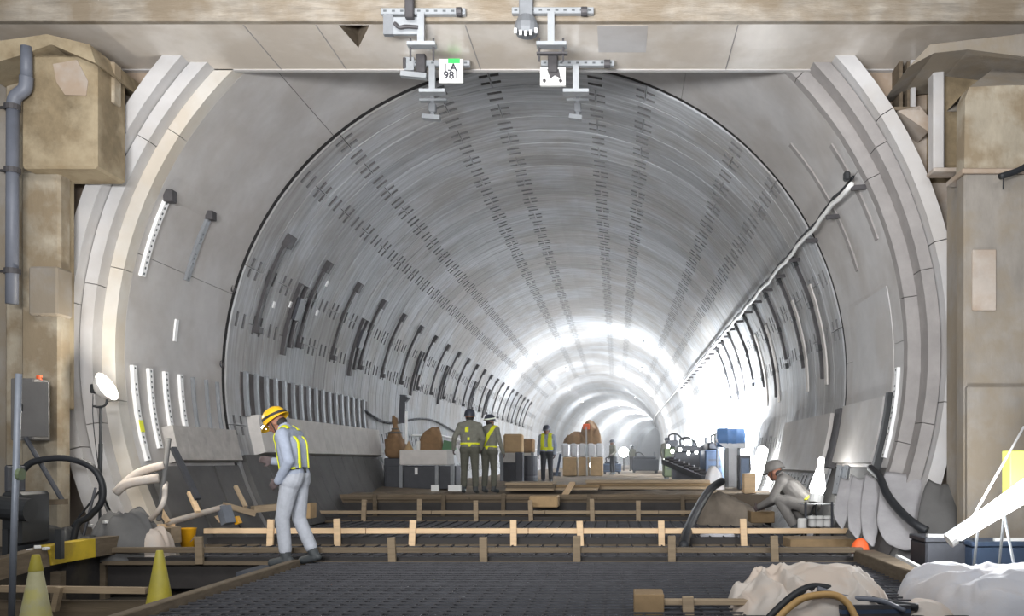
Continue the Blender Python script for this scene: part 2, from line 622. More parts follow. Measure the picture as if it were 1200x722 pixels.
def bed_mesh():
    mb = MB()
    ds = [18.6 + 0.35 * i for i in range(90)] + [50 + 3 * i for i in range(1, 38)]
    nx = 30
    for d in ds:
        for i in range(nx + 1):
            x = -4.75 + 9.5 * i / nx
            z = Z_BED + (0.10 * noise.noise((x * 0.9, d * 0.7, 3.1)) + 0.04 * noise.noise((x * 3, d * 3, 1.0)) if d > 18.7 else 0)
            mb.v.append((AX + bend(d) + x, d, z))
    for r_ in range(len(ds) - 1):
        for i in range(nx):
            a = r_ * (nx + 1) + i
            mb.f.append((a, a + 1, a + nx + 2, a + nx + 1))
    # front face
    n0 = len(mb.v)
    for i in range(nx + 1):
        mb.v.append((AX - 4.75 + 9.5 * i / nx, 18.6, Z_PIT))
    for i in range(nx):
        mb.f.append((i, n0 + i, n0 + i + 1, i + 1))
    return mb


struct(bed_mesh().build('floor_tunnel_bed', 'bed_soil'))

# ---- beam over the portal
ZS = CAMZ + 4.93


def soffit():
    bm = bmesh.new()

    def loop(pts):
        v = [bm.verts.new(p) for p in pts]
        for i in range(len(v)):
            bm.edges.new((v[i], v[(i + 1) % len(v)]))
        return v

    def onz(px, py):
        D = 4.93 * F / (VY - py)
        return Vector(((px - VX) * D / F, D, ZS))
    y0, y1 = 10.12, 11.34
    loop([(-7.6, y0, ZS), (5.4, y0, ZS), (5.4, y1, ZS), (-7.6, y1, ZS)])
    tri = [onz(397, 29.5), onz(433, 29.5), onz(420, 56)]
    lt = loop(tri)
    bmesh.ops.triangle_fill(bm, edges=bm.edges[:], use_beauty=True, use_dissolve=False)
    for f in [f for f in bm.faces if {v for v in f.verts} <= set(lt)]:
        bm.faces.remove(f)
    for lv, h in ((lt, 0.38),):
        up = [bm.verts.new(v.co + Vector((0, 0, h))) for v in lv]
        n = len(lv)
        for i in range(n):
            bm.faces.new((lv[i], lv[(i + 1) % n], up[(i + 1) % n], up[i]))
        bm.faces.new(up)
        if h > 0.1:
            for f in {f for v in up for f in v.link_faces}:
                f.material_index = 1  # darker interior paints shade into the triangular hole
    bmesh.ops.recalc_face_normals(bm, faces=bm.faces)
    me = bpy.data.meshes.new('beam_soffit')
    bm.to_mesh(me)
    bm.free()
    me.materials.append(MATS['beam_soffit'])
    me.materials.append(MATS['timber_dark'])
    return me


beam = MB().bbox((-9, 10.12, ZS + 0.4), (7, 11.34, ZS + 1.2)).build('ceiling_beam', 'beam_face')
struct(beam)
beam['label'] = 'concrete beam spanning over the tunnel mouth'
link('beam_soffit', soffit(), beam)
MB().bbox((-9, 10.05, ZS), (7, 10.12, ZS + 0.9)).build('beam_front', 'beam_face', beam)
MB().bbox((-9, 11.34, ZS), (7, 11.36, ZS + 0.5)).build('beam_back', 'beam_face', beam)
_d0, _d1 = 4.93 * F / (VY - 30), 4.93 * F / (VY - 61)
MB().bbox(((700 - VX) * _d0 / F, _d0, ZS - 0.004), ((759 - VX) * _d0 / F, _d1, ZS + 0.01)).build('soffit_patch', 'lining_concrete', beam)
# shutter-joint ribs on the soffit
for px in (285, 370, 545, 865):
    D0 = 10.13
    x = (px - VX) * D0 / F
    MB().bbox((x - 0.006, 10.13, ZS - 0.005), (x + 0.006, 11.33, ZS + 0.002)).build('shutter_joint', 'recess_concrete', beam)
# little chamfer strip at the lower far edge
MB().bbox((-7.4, 11.28, ZS - 0.012), (3.6, 11.345, ZS)).build('drip_strip', 'ring_concrete', beam)
# ceiling returns at both ends (haunches over the piers)
mb = MB().prism([P(-30, 52, 10.1), P(55, 40, 10.1), P(105, 52, 10.1), P(112, 74, 10.1), P(60, 52, 10.1), P(20, 66, 10.1), P(-30, 80, 10.1)], (0, 1.2, 0))
mb.build('haunch', 'pier_brown', beam)
mb = MB().prism([P(1065, 78, 10.05), P(1090, 52, 10.05), P(1230, 36, 10.05), P(1230, 70, 10.05), P(1135, 58, 10.05), P(1095, 62, 10.05)], (0, 1.2, 0))
mb.build('haunch', 'pier_grey', beam)


# ---- piers
def pier_block(parent, px0, py0, px1, py1, D, depth, m, name='pier_block', bevel=0.03):
    a, b = P(px0, py1, D), P(px1, py0, D)
    return MB().bbox((a.x, D, a.z), (b.x, D + depth, b.z)).build(name, m, parent, bevel=bevel)


pl = bpy.data.objects.new('wall_left_pier', None)
col.objects.link(pl)
struct(pl)
pl['label'] = 'stained brown concrete pier left of the portal'
pier_block(pl, -120, 55, 9, 690, 10.75, 0.5, 'pier_grey')
pier_block(pl, 5, 62, 30, 690, 10.6, 0.6, 'pier_tan')
pier_block(pl, 24, 64, 113, 197, 10.2, 0.62, 'pier_brown')
pier_block(pl, 117, 72, 134, 120, 10.5, 0.15, 'pier_tan', bevel=0.01)
pier_block(pl, 24, 200, 70, 700, 10.42, 0.22, 'pier_tan')
pier_block(pl, 66, 206, 76, 480, 10.55, 0.2, 'pier_brown', bevel=0.02)
pier_block(pl, 33, 312, 67, 369, 10.3, 0.3, 'pier_grey', 'pier_pad', 0.02)
# paler patch painting a highlight onto the upper block
bm_ = MB()
pts = [P(62, 75, 10.19), P(90, 70, 10.19), P(103, 95, 10.19), P(101, 112, 10.19), P(76, 111, 10.19), P(66, 96, 10.19)]
bm_.prism(pts, (0, 0.05, 0)).build('highlight_patch', 'head_wall', pl)

pr = bpy.data.objects.new('wall_right_pier', None)
col.objects.link(pr)
struct(pr)
pr['label'] = 'grey-brown concrete pier right of the portal'
pier_block(pr, 1106, 60, 1235, 196, 10.75, 0.7, 'pier_brown')
pier_block(pr, 1131, 194, 1260, 700, 10.3, 0.6, 'pier_grey')
pier_block(pr, 1094, 62, 1107, 198, 10.6, 0.2, 'ring_concrete', 'pier_rib', 0.015)
pier_block(pr, 1094, 196, 1240, 201, 10.55, 0.25, 'head_wall', 'pier_ledge', 0.01)
# chamfered column
D0 = 10.0
a = [P(1130, 197, D0), P(1131, 115, D0), P(1136, 102, D0), P(1180, 100, D0), P(1260, 100, D0), P(1260, 197, D0)]
MB().prism(a, (0, 0.24, 0)).build('chamfered_column', 'pier_tan', pr)
pier_block(pr, 1130, 203, 1260, 640, 10.0, 0.24, 'pier_grey', 'lower_column', 0.02)
mb = MB()
top = [P(1136, 102, D0), P(1260, 100, D0)]
bk = [P(1176, 72, D0 + 0.7), P(1275, 72, D0 + 0.7)]
mb.add([top[0], top[1], bk[1], bk[0], P(1136, 102, D0) + Vector((0, 0.7, 0)), P(1260, 100, D0) + Vector((0, .7, 0))], [(0, 1, 2, 3), (0, 3, 4), (1, 5, 2), (3, 2, 5, 4)])
mb.build('column_cap', 'pier_grey', pr)
pier_block(pr, 1128, 197, 1262, 203, 9.98, 0.5, 'head_wall', 'pier_ledge', 0.008)
pier_block(pr, 1134, 452, 1260, 640, 9.93, 0.3, 'pier_grey', 'column_plinth', 0.02)
pier_block(pr, 1140, 292, 1168, 364, 9.97, 0.1, 'head_wall', 'column_patch', 0.01)
# rusty frame and broken ledge on the head wall
pier_block(pr, 1054, 72, 1058, 127, 11.05, 0.3, 'timber_dark', 'rusty_frame', 0)
pier_block(pr, 1063, 72, 1067, 127, 11.05, 0.3, 'timber_dark', 'rusty_frame', 0)
pier_block(pr, 1068, 70, 1073, 128, 11.0, 0.3, 'ring_concrete', 'edge_strip', 0)
pier_block(pr, 1035, 125, 1078, 129, 10.95, 0.3, 'timber_dark', 'steel_angle', 0)
mb = MB().prism([P(1052, 130, 10.95), P(1078, 124, 10.95), P(1092, 142, 10.95), P(1088, 154, 10.95), P(1070, 142, 10.95)], (0, 0.4, 0))
mb.build('broken_ledge', 'head_wall', pr)
#SECTION2
# ================================================================== FIXTURES ON THE WALLS
def perforated_strip(name, label, cat, D, t0, t1, m='white_strip', wd=0.085, group=None, holes=True, r=RAD):
    t = thing(name, label, cat, W(t0, D, r), group)
    arc_shell(MB(), t0, t1, D, D + wd, r - 0.045, r - 0.002).build('channel', m, t)
    if holes:
        mb = MB()
        n = int(abs(t1 - t0) * 0.0873 / 0.07)
        for k in range(n):
            a = t0 + (t1 - t0) * (k + 0.3) / n
            b = t0 + (t1 - t0) * (k + 0.7) / n
            arc_shell(mb, a, b, D + wd * 0.32, D + wd * 0.68, r - 0.047, r - 0.04, 2)
        mb.build('slot_row', 'hole_dark', t)
    return t


# seven white strips low on the left near lining
for k, (D, t1) in enumerate(((11.62, -106), (12.02, -104), (12.44, -103.5), (12.87, -102), (13.27, -101.5), (13.70, -101), (14.08, -101))):
    m_ = 'white_strip' if k < 4 else 'galv_dull'
    s_ = perforated_strip('perforated_strip', ORD[k] + ' slotted strip from the portal on the lower left lining', 'channel', D, -91.5, t1, m_, 0.09 if k < 4 else 0.05, 'slotted strips on the lower left lining', k < 4)
    if k == 0:
        arc_shell(MB(), -99.8, -101.6, D - 0.004, D + 0.094, RAD - 0.052, RAD - 0.044, 3).build('yellow_tag', 'vest_yellow', s_)
# upper left strips
perforated_strip('perforated_strip', 'long slotted strip high on the left rim of the lining', 'channel', 11.62, -66, -78, 'white_strip', 0.10)
t = perforated_strip('perforated_strip', 'grey slotted strip high on the left lining with a dark end clamp', 'channel', 12.75, -65, -76, 'galv_dull', 0.10)
MB().box(W(-64.6, 12.8, RAD - 0.04), (0.1, 0.14, 0.12)).build('end_clamp', 'bracket_dark', t)
tag(MB().box(W(-65.3, 11.66, RAD - 0.05), (0.12, 0.14, 0.16)).build('steel_clamp', 'bracket_dark', bevel=0.01), 'dark clamp at the top end of the long strip by the left rim', 'clamp')
tag(arc_shell(MB(), -82.6, -86.2, 12.72, 12.80, RAD - 0.025, RAD - 0.002, 4).build('marker_strip', 'white_strip'), 'short bright white marker strip on the middle of the left lining', 'marker')
for k, (th, D) in enumerate(((-74, 14.28), (-88, 14.3))):
    tag(MB().lathe([(0.0, 0.05), (0.05, 0.05), (0.06, 0)], 10, W(th, D, RAD - 0.02), Matrix.Rotation(R(-90), 3, 'Y')).build('steel_anchor', 'bracket_dark'),
        ('upper' if k == 0 else 'lower') + ' small round dark anchor beside the left ring joint', 'anchor', 'anchors beside the left joint')

# right strip with dark backing bar
t = perforated_strip('perforated_strip', 'white slotted strip low on the right rim of the lining', 'channel', 11.62, 91.8, 105.5, 'white_strip', 0.10)
arc_shell(MB(), 95.5, 108, 11.75, 11.86, RAD - 0.10, RAD - 0.002).build('backing_bar', 'black_plastic', t)


# concrete panels low on the walls
def curb_panel(label, t0, t1, D0, D1, m, r_off=0.10):
    t = thing('curb_panel', label, 'panel', W(t1, D0, RAD - r_off))
    n = max(1, round((D1 - D0) / 1.1))
    for k in range(n):
        a = D0 + (D1 - D0) * k / n
        arc_shell(MB(), t0, t1, a + 0.004, D0 + (D1 - D0) * (k + 1) / n - 0.004, RAD - r_off, RAD + 0.0, 4).build('panel', m, t)
    return t


curb_panel('rough grey concrete panel low on the left near lining', -100.5, -106.3, 12.25, 14.3, 'panel_concrete', 0.16)
curb_panel('pale band of panels low on the left wall behind the walking worker', -97, -104.8, 15.2, 22.9, 'panel_pale', 0.2)
curb_panel('grey panel low on the right near lining beside the white strip', 96, 106.5, 11.95, 14.1, 'lining_concrete', 0.10)
curb_panel('smooth grey panel low on the right segment wall', 97, 108.5, 14.6, 18.6, 'lining_concrete', 0.16)
MBT = thing('slot_channel', 'dark upright channel between the two grey panels on the right', 'channel', W(108, 14.2, RAD - 0.1))
arc_shell(MB(), 96.3, 107.5, 14.15, 14.5, RAD - 0.12, RAD - 0.01).build('channel', 'bracket_dark', MBT)
# dark lower cladding of the left segment wall
t = thing('lower_cladding', 'dark leaning plates along the foot of the left segment wall', 'cladding', W(-105, 14.6))
D = 14.6
while D < 23:
    arc_shell(MB(), -105, -121, D + 0.012, D + 0.83, RAD - 0.09, RAD + 0.02, 4).build('plate', 'lower_grey', t)
    D += 0.85
arc_shell(MB(), -88.6, -97.2, 15.0, 22.6, RAD - 0.02, RAD + 0.01, 6).build('membrane_sheet', 'membrane', t)
for k in range(17):
    D = 15.1 + 0.44 * k
    tag(arc_shell(MB(), -88.4, -97.2, D, D + 0.11, RAD - 0.07, RAD - 0.02, 4).build('upright_strip', 'galv_dull'),
        ORD[k] + ' grey upright strip from the ring joint over the dark band on left wall', 'strip', 'upright strips on the left wall band')
# plates at the foot of the left near lining
t = thing('foot_plates', 'grey leaning plates at the foot of the left near lining', 'cladding', W(-107, 11.6))
for D in (11.65, 12.55, 13.45):
    arc_shell(MB(), -107, -123, D, D + 0.84, RAD - 0.07, RAD - 0.005, 4).build('plate', 'lower_grey', t)

# dark bracket rails along the left wall, every third ring
nb = 0
for k in range(22):
    D = 15.35 + 2.07 * k
    t = thing('bracket_rail', ORD[k] + ' dark bracket rail from the joint along the left tunnel wall', 'bracket', W(-79, D), 'bracket rails on the left wall')
    wd = 0.08 if k else 0.13
    arc_shell(MB(), -61, -79.5, D, D + wd, RAD - 0.06, RAD - 0.005).build('rail', 'bracket_dark', t)
    arc_shell(MB(), -59.6, -62.2, D - 0.03, D + wd + 0.05, RAD - 0.11, RAD - 0.005, 3).build('head_plate', 'bracket_dark', t)
    arc_shell(MB(), -79.2, -80.4, D - 0.02, D + wd + 0.02, RAD - 0.12, RAD - 0.005, 2).build('foot_plate', 'bracket_dark', t)
    if k in (1, 3, 6, 8, 11, 13):
        D2 = D - 0.75
        t2 = thing('cable_bracket', 'twin dark cable bracket just before the ' + ORD[k] + ' bracket rail on left wall', 'bracket', W(-84, D2), 'twin cable brackets on the left wall')
        for dd in (0, 0.30):
            arc_shell(MB(), -67, -83 + 2 * (dd > 0), D2 + dd, D2 + dd + 0.11, RAD - 0.08, RAD - 0.005).build('rail', 'bracket_dark', t2)
        arc_shell(MB(), -70, -75, D2 + 0.05, D2 + 0.36, RAD - 0.14, RAD - 0.06, 2).build('junction_plate', 'machine_dark', t2)
# white reflector tabs near the brackets
for k, (px, py) in enumerate(((343, 336), (361, 342), (390, 356), (388, 323))):
    D = (15.9, 16.6, 18.0, 17.9)[k]
    th = (-73.0, -71.5, -70.5, -63.5)[k]
    tag(arc_shell(MB(), th, th - 1.3, D, D + 0.07, RAD - 0.03, RAD - 0.003, 2).build('reflector_tab', 'white_strip'),
        ORD[k] + ' tiny white reflector tab from the joint among the left wall brackets', 'tab', 'reflector tabs on the left wall')

# right wall: hanging cables and pale strips
for k in range(9):
    D = 15.9 + 1.55 * k
    t = thing('hanging_cable', ORD[k] + ' dark cable run from the joint hanging below the right conduit', 'cable', W(88, D), 'cable runs on the right wall')
    arc_shell(MB(), 62.5, 89 - (k % 3) * 4, D, D + 0.06, RAD - 0.06, RAD - 0.004).build('cable', 'bracket_dark', t)
    for th in (64, 73, 82):
        arc_shell(MB(), th, th + 1.2, D - 0.05, D + 0.11, RAD - 0.08, RAD - 0.004, 2).build('clip', 'black_plastic', t)
    if k in (0, 1, 3, 4, 6):
        arc_shell(MB(), 70, 90.5, D - 0.32, D - 0.14, RAD - 0.03, RAD - 0.004).build('pale_strip', 'panel_pale', t)

# white conduit along the right wall
t = thing('conduit', 'long white conduit running down the right tunnel wall', 'conduit', (2.97, D_FRONT, CAMZ + 3.52))
path = []
D = 11.45
while D < 150:
    sag = 0.022 * math.sin(D * 3.1) + 0.012 * math.sin(D * 7.7)
    path.append(W(63.2, D, 4.84) + Vector((0, 0, sag)))
    D += 0.35 if D < 30 else 2.0
MB().tube(path, 0.032, 8).build('pipe', 'conduit_white', t, smooth=True)
MB().tube([p + Vector((0.02, 0, 0.09)) for p in path], 0.02, 6).build('conduit_shadow', 'black_rubber', t, smooth=True)  # dark line drawn for the conduit's shadow on the wall
for k in range(24):
    D = 11.5 + 1.38 * k
    MB().bar(W(63.8, D, 4.82), W(64.6, D, RAD), 0.04, 0.06).build('bracket', 'bracket_dark', t)
MB().box(W(62, 11.45, 4.82), (0.08, 0.10, 0.12)).build('end_box', 'black_plastic', t, bevel=0.02)
# low white cable on the far left wall
path = [W(-97, 27 + 4 * k, RAD - 0.1) + Vector((0, 0, 0.12 * math.sin(k * 1.3))) for k in range(22)]
tag(MB().tube(path, 0.035, 6).build('white_cable', 'conduit_white'), 'thin white cable running low along the far left wall', 'cable')
# dark corrugated cable on the left wall behind the workers
pts = []
for i in range(60):
    u = i / 59
    px = 432 + u * 112
    D = 1050 * 6.15 / (723 - px)
    pts.append(W(-91.5 - 2.2 * math.sin(u * 7) - 1.0 * u, D, RAD - 0.06 - 0.03 * (i % 2)))
tag(MB().tube(pts, 0.035, 6).build('corrugated_cable', 'machine_dark'), 'dark corrugated cable drooping along the left wall behind the paired workers', 'cable')

# fluorescent work lamps fixed to the tunnel crown
k = 0
for D, th, pw in ((42, 31, 620), (52.5, 34, 300), (63, 34, 150), (76, 34, 200), (46, -34, 520), (57, -23, 220), (69, -30, 150), (84, -30, 400), (100, 0, 2300), (118, 0, 2600), (136, 0, 1800)):
    side = 'right' if th > 0 else ('left' if th < 0 else 'middle')
    t = thing('tube_lamp', 'small bright tube lamp on the %s of the tunnel crown, %s from the portal' % (side, ORD[k]), 'lamp', W(th, D, RAD - 0.1))
    MB().bar(W(th, D, RAD - 0.05), W(th, D + 1.25, RAD - 0.05), 0.12, 0.07).build('housing', 'galvanised', t)
    MB().tube([W(th, D + 0.05, RAD - 0.13), W(th, D + 1.2, RAD - 0.13)], 0.03, 8).build('tube', 'tube_glow', t)
    point_light('tube_lamp_light', W(th, D + 0.6, RAD - 1.7), pw, (0.90, 0.95, 1.0), 0.2)
    k += 1

# ================================================================== HANGERS UNDER THE BEAM
def perf_strut(parent, a, b, wd=0.07, name='strut'):
    a, b = Vector(a), Vector(b)
    o = MB().bar(a, b, wd, wd).build(name, 'galvanised', parent, bevel=0.006)
    n = max(2, int((b - a).length / 0.09))
    mb = MB()
    for k in range(n):
        p = a.lerp(b, (k + 0.5) / n)
        mb.box(p + Vector((0, -wd / 2 - 0.001, 0)), (0.035, 0.006, 0.02))
    mb.build('slot_row', 'hole_dark', o)
    return o


def hanger(label, D, x0, x1, ys, xv, yf, xf0, xf1, group):
    """slotted strut at pixel row ys, vertical leg at xv down to foot plate at yf"""
    t = thing('strut_hanger', label, 'bracket', P(xv, yf, D), group)
    perf_strut(t, P(x0, ys, D), P(x1, ys, D))
    a, b = P(xv, ys + 2, D), P(xv, yf, D)
    MB().bar(a + Vector((0, -0.02, 0)), b + Vector((0, -0.02, 0)), 0.075, 0.06).build('leg', 'galvanised', t)
    MB().bar(P(xf0, yf, D), P(xf1, yf, D), 0.12, 0.04).build('foot_plate', 'galvanised', t)
    return t


g = 'slotted hangers under the beam'
t = hanger('left slotted hanger on the front of the concrete beam', 10.0, 447, 546, 14.5, 494, 53, 478, 511, g)
for px in (481, 508):
    MB().tube([P(px, 45, 10.0), P(px, 71, 10.0)], 0.012, 8).build('threaded_rod', 'bracket_dark', t)
MB().bbox(P(449, 40, 9.98), P(462, 20, 10.04)).build('base_plate', 'galv_dull', t)
MB().bbox(P(460, 40, 9.99), P(493, 22, 10.03)).build('base_plate', 'galvanised', t)
MB().bbox(P(474, 20, 9.9), P(486, -6, 9.98)).build('clamp', 'bracket_dark', t, bevel=0.01)
MB().tube(smooth_path([P(462, 27, 9.95), P(468, 32, 9.95), P(476, 31, 9.95), P(490, 32, 9.95)]), 0.022, 8).build('hook', 'bracket_dark', t)
MB().tube([P(541, 14, 9.95), P(535, 14, 9.95)], 0.05, 10).build('end_nut', 'bracket_dark', t)
t = hanger('right slotted hanger on the front of the concrete beam', 10.0, 600, 696, 13.5, 646, 53, 629, 664, g)
for px in (632, 660):
    MB().tube([P(px, 45, 10.0), P(px, 72, 10.0)], 0.012, 8).build('threaded_rod', 'bracket_dark', t)
MB().bar(P(629, 63, 10.0), P(665, 63, 10.0), 0.06, 0.02).build('clamp_bar', 'bracket_dark', t)
MB().bbox(P(608, 20, 9.9), P(625, -6, 9.98)).build('clamp', 'galv_dull', t, bevel=0.01)
mb = MB().lathe([(0.02, 0.0), (0.09, 0.0), (0.135, -0.1), (0.135, -0.16), (0.11, -0.2), (0.03, -0.2)], 16, P(617, 20, 9.92))
mb.build('roller', 'galv_dull', t)
for k in range(5):
    MB().box(P(604 + 6 * k, 36 + 3 * math.sin(k * .8), 9.78), (0.03, 0.02, 0.05)).build('bright_bolt', 'white_strip', t)
MB().tube([P(681, 13.5, 9.95), P(688, 13.5, 9.95)], 0.05, 10).build('end_nut', 'bracket_dark', t)
t = hanger('left slotted hanger at the back edge of the beam beside the white sign', 10.95, 474, 551, 75, 507, 108, 492, 522, g)
MB().bar(P(470, 87, 10.9), P(500, 90, 10.9), 0.08, 0.06).build('tray', 'galvanised', t)
MB().bbox(P(487, 84, 10.85), P(500, 64, 10.95)).build('clamp', 'bracket_dark', t, bevel=0.01)
MB().bbox(P(474, 82, 10.9), P(486, 69, 10.95)).build('side_plate', 'galvanised', t)
MB().tube([P(474, 80, 10.9), P(474, 68, 10.9)], 0.02, 8).build('threaded_rod', 'bracket_dark', t)
t = hanger('right slotted hanger at the back edge of the beam', 10.95, 634, 720, 75, 675, 108, 660, 690, g)
o = MB().bbox(P(633, 100, 10.88), P(663, 81, 10.93)).build('square_plate', 'sign_white', t)
MB().prism([P(641, 81, 10.87), P(655, 81, 10.87), P(657, 92, 10.87), P(650, 88, 10.87), P(645, 92, 10.87)], (0, 0.012, 0)).build('gusset', 'bracket_dark', o)
for px in (638, 657):
    MB().lathe([(0.0, 0.0), (0.02, 0.0), (0.02, 0.02)], 8, P(px, 95, 10.87), Matrix.Rotation(R(90), 3, 'X')).build('bolt', 'bracket_dark', o)
MB().bbox(P(642, 84, 10.84), P(654, 60, 10.96)).build('clamp', 'bracket_dark', t, bevel=0.01)
MB().tube([P(708, 75, 10.9), P(715, 75, 10.9)], 0.05, 10).build('end_nut', 'bracket_dark', t)
for side, xv, x0, x1 in (('left', 507, 492, 524), ('right', 677, 664, 690)):
    D = 12.5
    t = thing('rod_hanger', 'small %s hanger below the crown just behind the beam' % side, 'bracket', P(xv, 138, D), 'small hangers behind the beam')
    MB().bar(P(xv, 138, D), Vector((P(xv, 0, D).x, D, AZ + 4.98)), 0.05, 0.05).build('rod', 'galv_dull', t)
    MB().bar(P(x0, 118, D), P(x1, 118, D), 0.08, 0.03).build('cross_plate', 'galvanised', t)
    MB().bar(P(x0 + 3, 137, D), P(x1 - 8, 139, D), 0.10, 0.06).build('foot_plate', 'galvanised', t)
    MB().box(P(xv, 127, D), (0.1, 0.1, 0.12)).build('coupler', 'galv_dull', t, bevel=0.01)
# white sign with green band
t = thing('site_sign', 'white sign with a green top and handwriting hung from the beam', 'sign', P(529, 97, 10.9))
MB().bbox(P(514.5, 97, 10.89), P(543, 70, 10.91)).build('board', 'sign_white', t)
MB().bbox(P(525, 74, 10.885), P(539, 69, 10.893)).build('green_band', 'sign_green', t)


def text(body, p, size, m, parent, name='lettering', rot=(R(90), 0, 0), shear=0.0):
    c = bpy.data.curves.new(name, 'FONT')
    c.body = body
    c.size = size
    c.extrude = 0.002
    c.offset = 0.003
    c.align_x = 'CENTER'
    c.align_y = 'CENTER'
    o = bpy.data.objects.new(name, c)
    col.objects.link(o)
    dg = bpy.context.evaluated_depsgraph_get()
    me = bpy.data.meshes.new_from_object(o.evaluated_get(dg))
    bpy.data.objects.remove(o)
    me.materials.clear()
    me.materials.append(MATS[m])
    o = bpy.data.objects.new(name, me)
    col.objects.link(o)
    M = Matrix.Translation(Vector(p)) @ Euler(rot).to_matrix().to_4x4()
    if parent:
        o.parent = parent
        o.matrix_parent_inverse = Matrix.Translation(-parent.location)
    o.matrix_basis = M
    return o


text('1.A', P(527, 79.3, 10.885), 0.125, 'ink', t)
text('981', P(529, 88.5, 10.885), 0.13, 'ink', t)

# ================================================================== TIMBER RAILS ON THE DECK
def timber_rail(label, D, px0, px1, py_rail, posts, post_top, post_bot, m, rail_h=0.055, board=True, post_m=None):
    zr = P(0, py_rail, D).z
    x0, x1 = P(px0, 0, D).x, P(px1, 0, D).x
    t = thing('timber_rail', label, 'rail', ((x0 + x1) / 2, D, 0))
    n = max(1, round((x1 - x0) / 2.4))
    for k in range(n):
        a, b = x0 + (x1 - x0) * k / n + 0.004, x0 + (x1 - x0) * (k + 1) / n - 0.004
        MB().bbox((a, D, zr - rail_h / 2), (b, D + 0.09, zr + rail_h / 2)).build('rail_board', m, t, bevel=0.004)
    if board:
        zb = Z_DECK
        MB().bbox((x0, D + 0.1, zb - 0.30), (x1, D + 0.125, zr - 0.09)).build('form_board', 'void_shade', t)  # dark board painted as the shaded void below the rail
        MB().bbox((x0, D - 0.02, Z_DECK - 0.02), (x1, D + 0.07, Z_DECK + 0.018)).build('base_plate', 'timber_dark', t)
    for px in posts:
        x = P(px, 0, D).x
        zt = P(0, post_top + random.uniform(-1.5, 1.5), D).z
        zb = max(P(0, post_bot, D).z, -0.02)
        o = MB().box((0, 0, 0), (0.085, 0.05, zt - zb)).build('post', post_m or m, t, bevel=0.004)
        o.location = (x, D - 0.03, (zt + zb) / 2)
        o.rotation_euler = (0, R(random.uniform(-3, 3)), 0)
    return t


timber_rail('dark timber rail with stub posts across the deck, nearest of the long rails', 10.08, 120, 1012, 645, (235, 460, 567, 676, 787, 907), 629, 661, 'timber_dark', 0.06, post_m='timber_mid')
timber_rail('bright pale timber rail with stub posts, behind the nearest long rail', 12.1, 238, 1000, 622.5, (318, 396, 484, 602, 680, 775, 871), 609, 641, 'timber_pale', 0.07)
timber_rail('timber rail with stub posts behind the pale rail', 17.0, 372, 905, 600.5, (427, 492, 558, 622, 694, 748, 820), 586, 611, 'timber', 0.06, post_m='timber')
timber_rail('far timber rail at the step up to the tunnel bed', 18.45, 400, 850, 584, (440, 520, 590, 690, 800), 579, 606, 'timber_dark', 0.06)
timber_rail('short timber rail with one post at the bottom edge of the picture', 6.75, 776, 884, 706.5, (806,), 697, 730, 'timber', 0.04, board=False)
tag(MB().bbox(P(743, 732, 6.7), P(776, 690, 7.0)).build('timber_block', 'plywood', bevel=0.006), 'square plywood block at the left end of the short front rail', 'block')
# dark steel channels just behind the nearest long rails
for D, a, b, lb in ((10.45, -5.3, 2.7, 'dark steel channel lying behind the nearest long timber rail'), (12.4, -5.2, 2.6, 'dark steel channel lying behind the pale timber rail')):
    t = thing('steel_channel', lb, 'channel', (0, D, 0))
    MB().bbox((a, D, -0.14), (b, D + 0.012, 0.03)).build('web', 'rebar', t)
    MB().bbox((a, D - 0.07, 0.03), (b, D + 0.012, 0.042)).build('flange', 'rebar', t)
    MB().bbox((a, D - 0.07, -0.152), (b, D + 0.012, -0.14)).build('flange', 'rebar', t)

# long edge boards
def edge_beam(label, a, b, wd, ht, m, cat='board', name='edge_board'):
    return tag(MB().bar(a, b, wd, ht).build(name, m, bevel=0.008), label, cat)


edge_beam('timber board along the left edge of the dark deck', (-3.48, 5.6, -0.08), (-3.48, 9.72, -0.08), 0.09, 0.32, 'timber_dark')
edge_beam('brown timber baulk along the right edge of the dark deck', (2.78, 6.9, 0.0), (2.80, 10.15, 0.0), 0.24, 0.28, 'timber_dark', 'baulk', 'timber_baulk')
t = thing('timber_curb', 'long timber curb with a yellow painted stretch at the foot of the left wall', 'curb', (-5.7, 9, -0.1))
for (a, b, m_) in (((-8, 668, 8.75), (51, 652, 9.2), 'timber_dark'), ((52, 651, 9.21), (104, 642, 9.85), 'yellow_paint'), ((105, 642, 9.86), (139, 637, 10.3), 'timber_dark'),
                   ((140, 636, 10.31), (193, 628, 11.1), 'timber_mid'), ((194, 628, 11.11), (206, 626, 11.28), 'timber')):
    MB().bar(P(*a), P(*b), 0.16, 0.20).build('beam', m_, t)
for y in (9.4, 10.2, 11.0):
    MB().box((-5.86 + 0.02 * (y - 9.5), y, -0.22), (0.1, 0.1, 0.42)).build('prop', 'timber_dark', t)
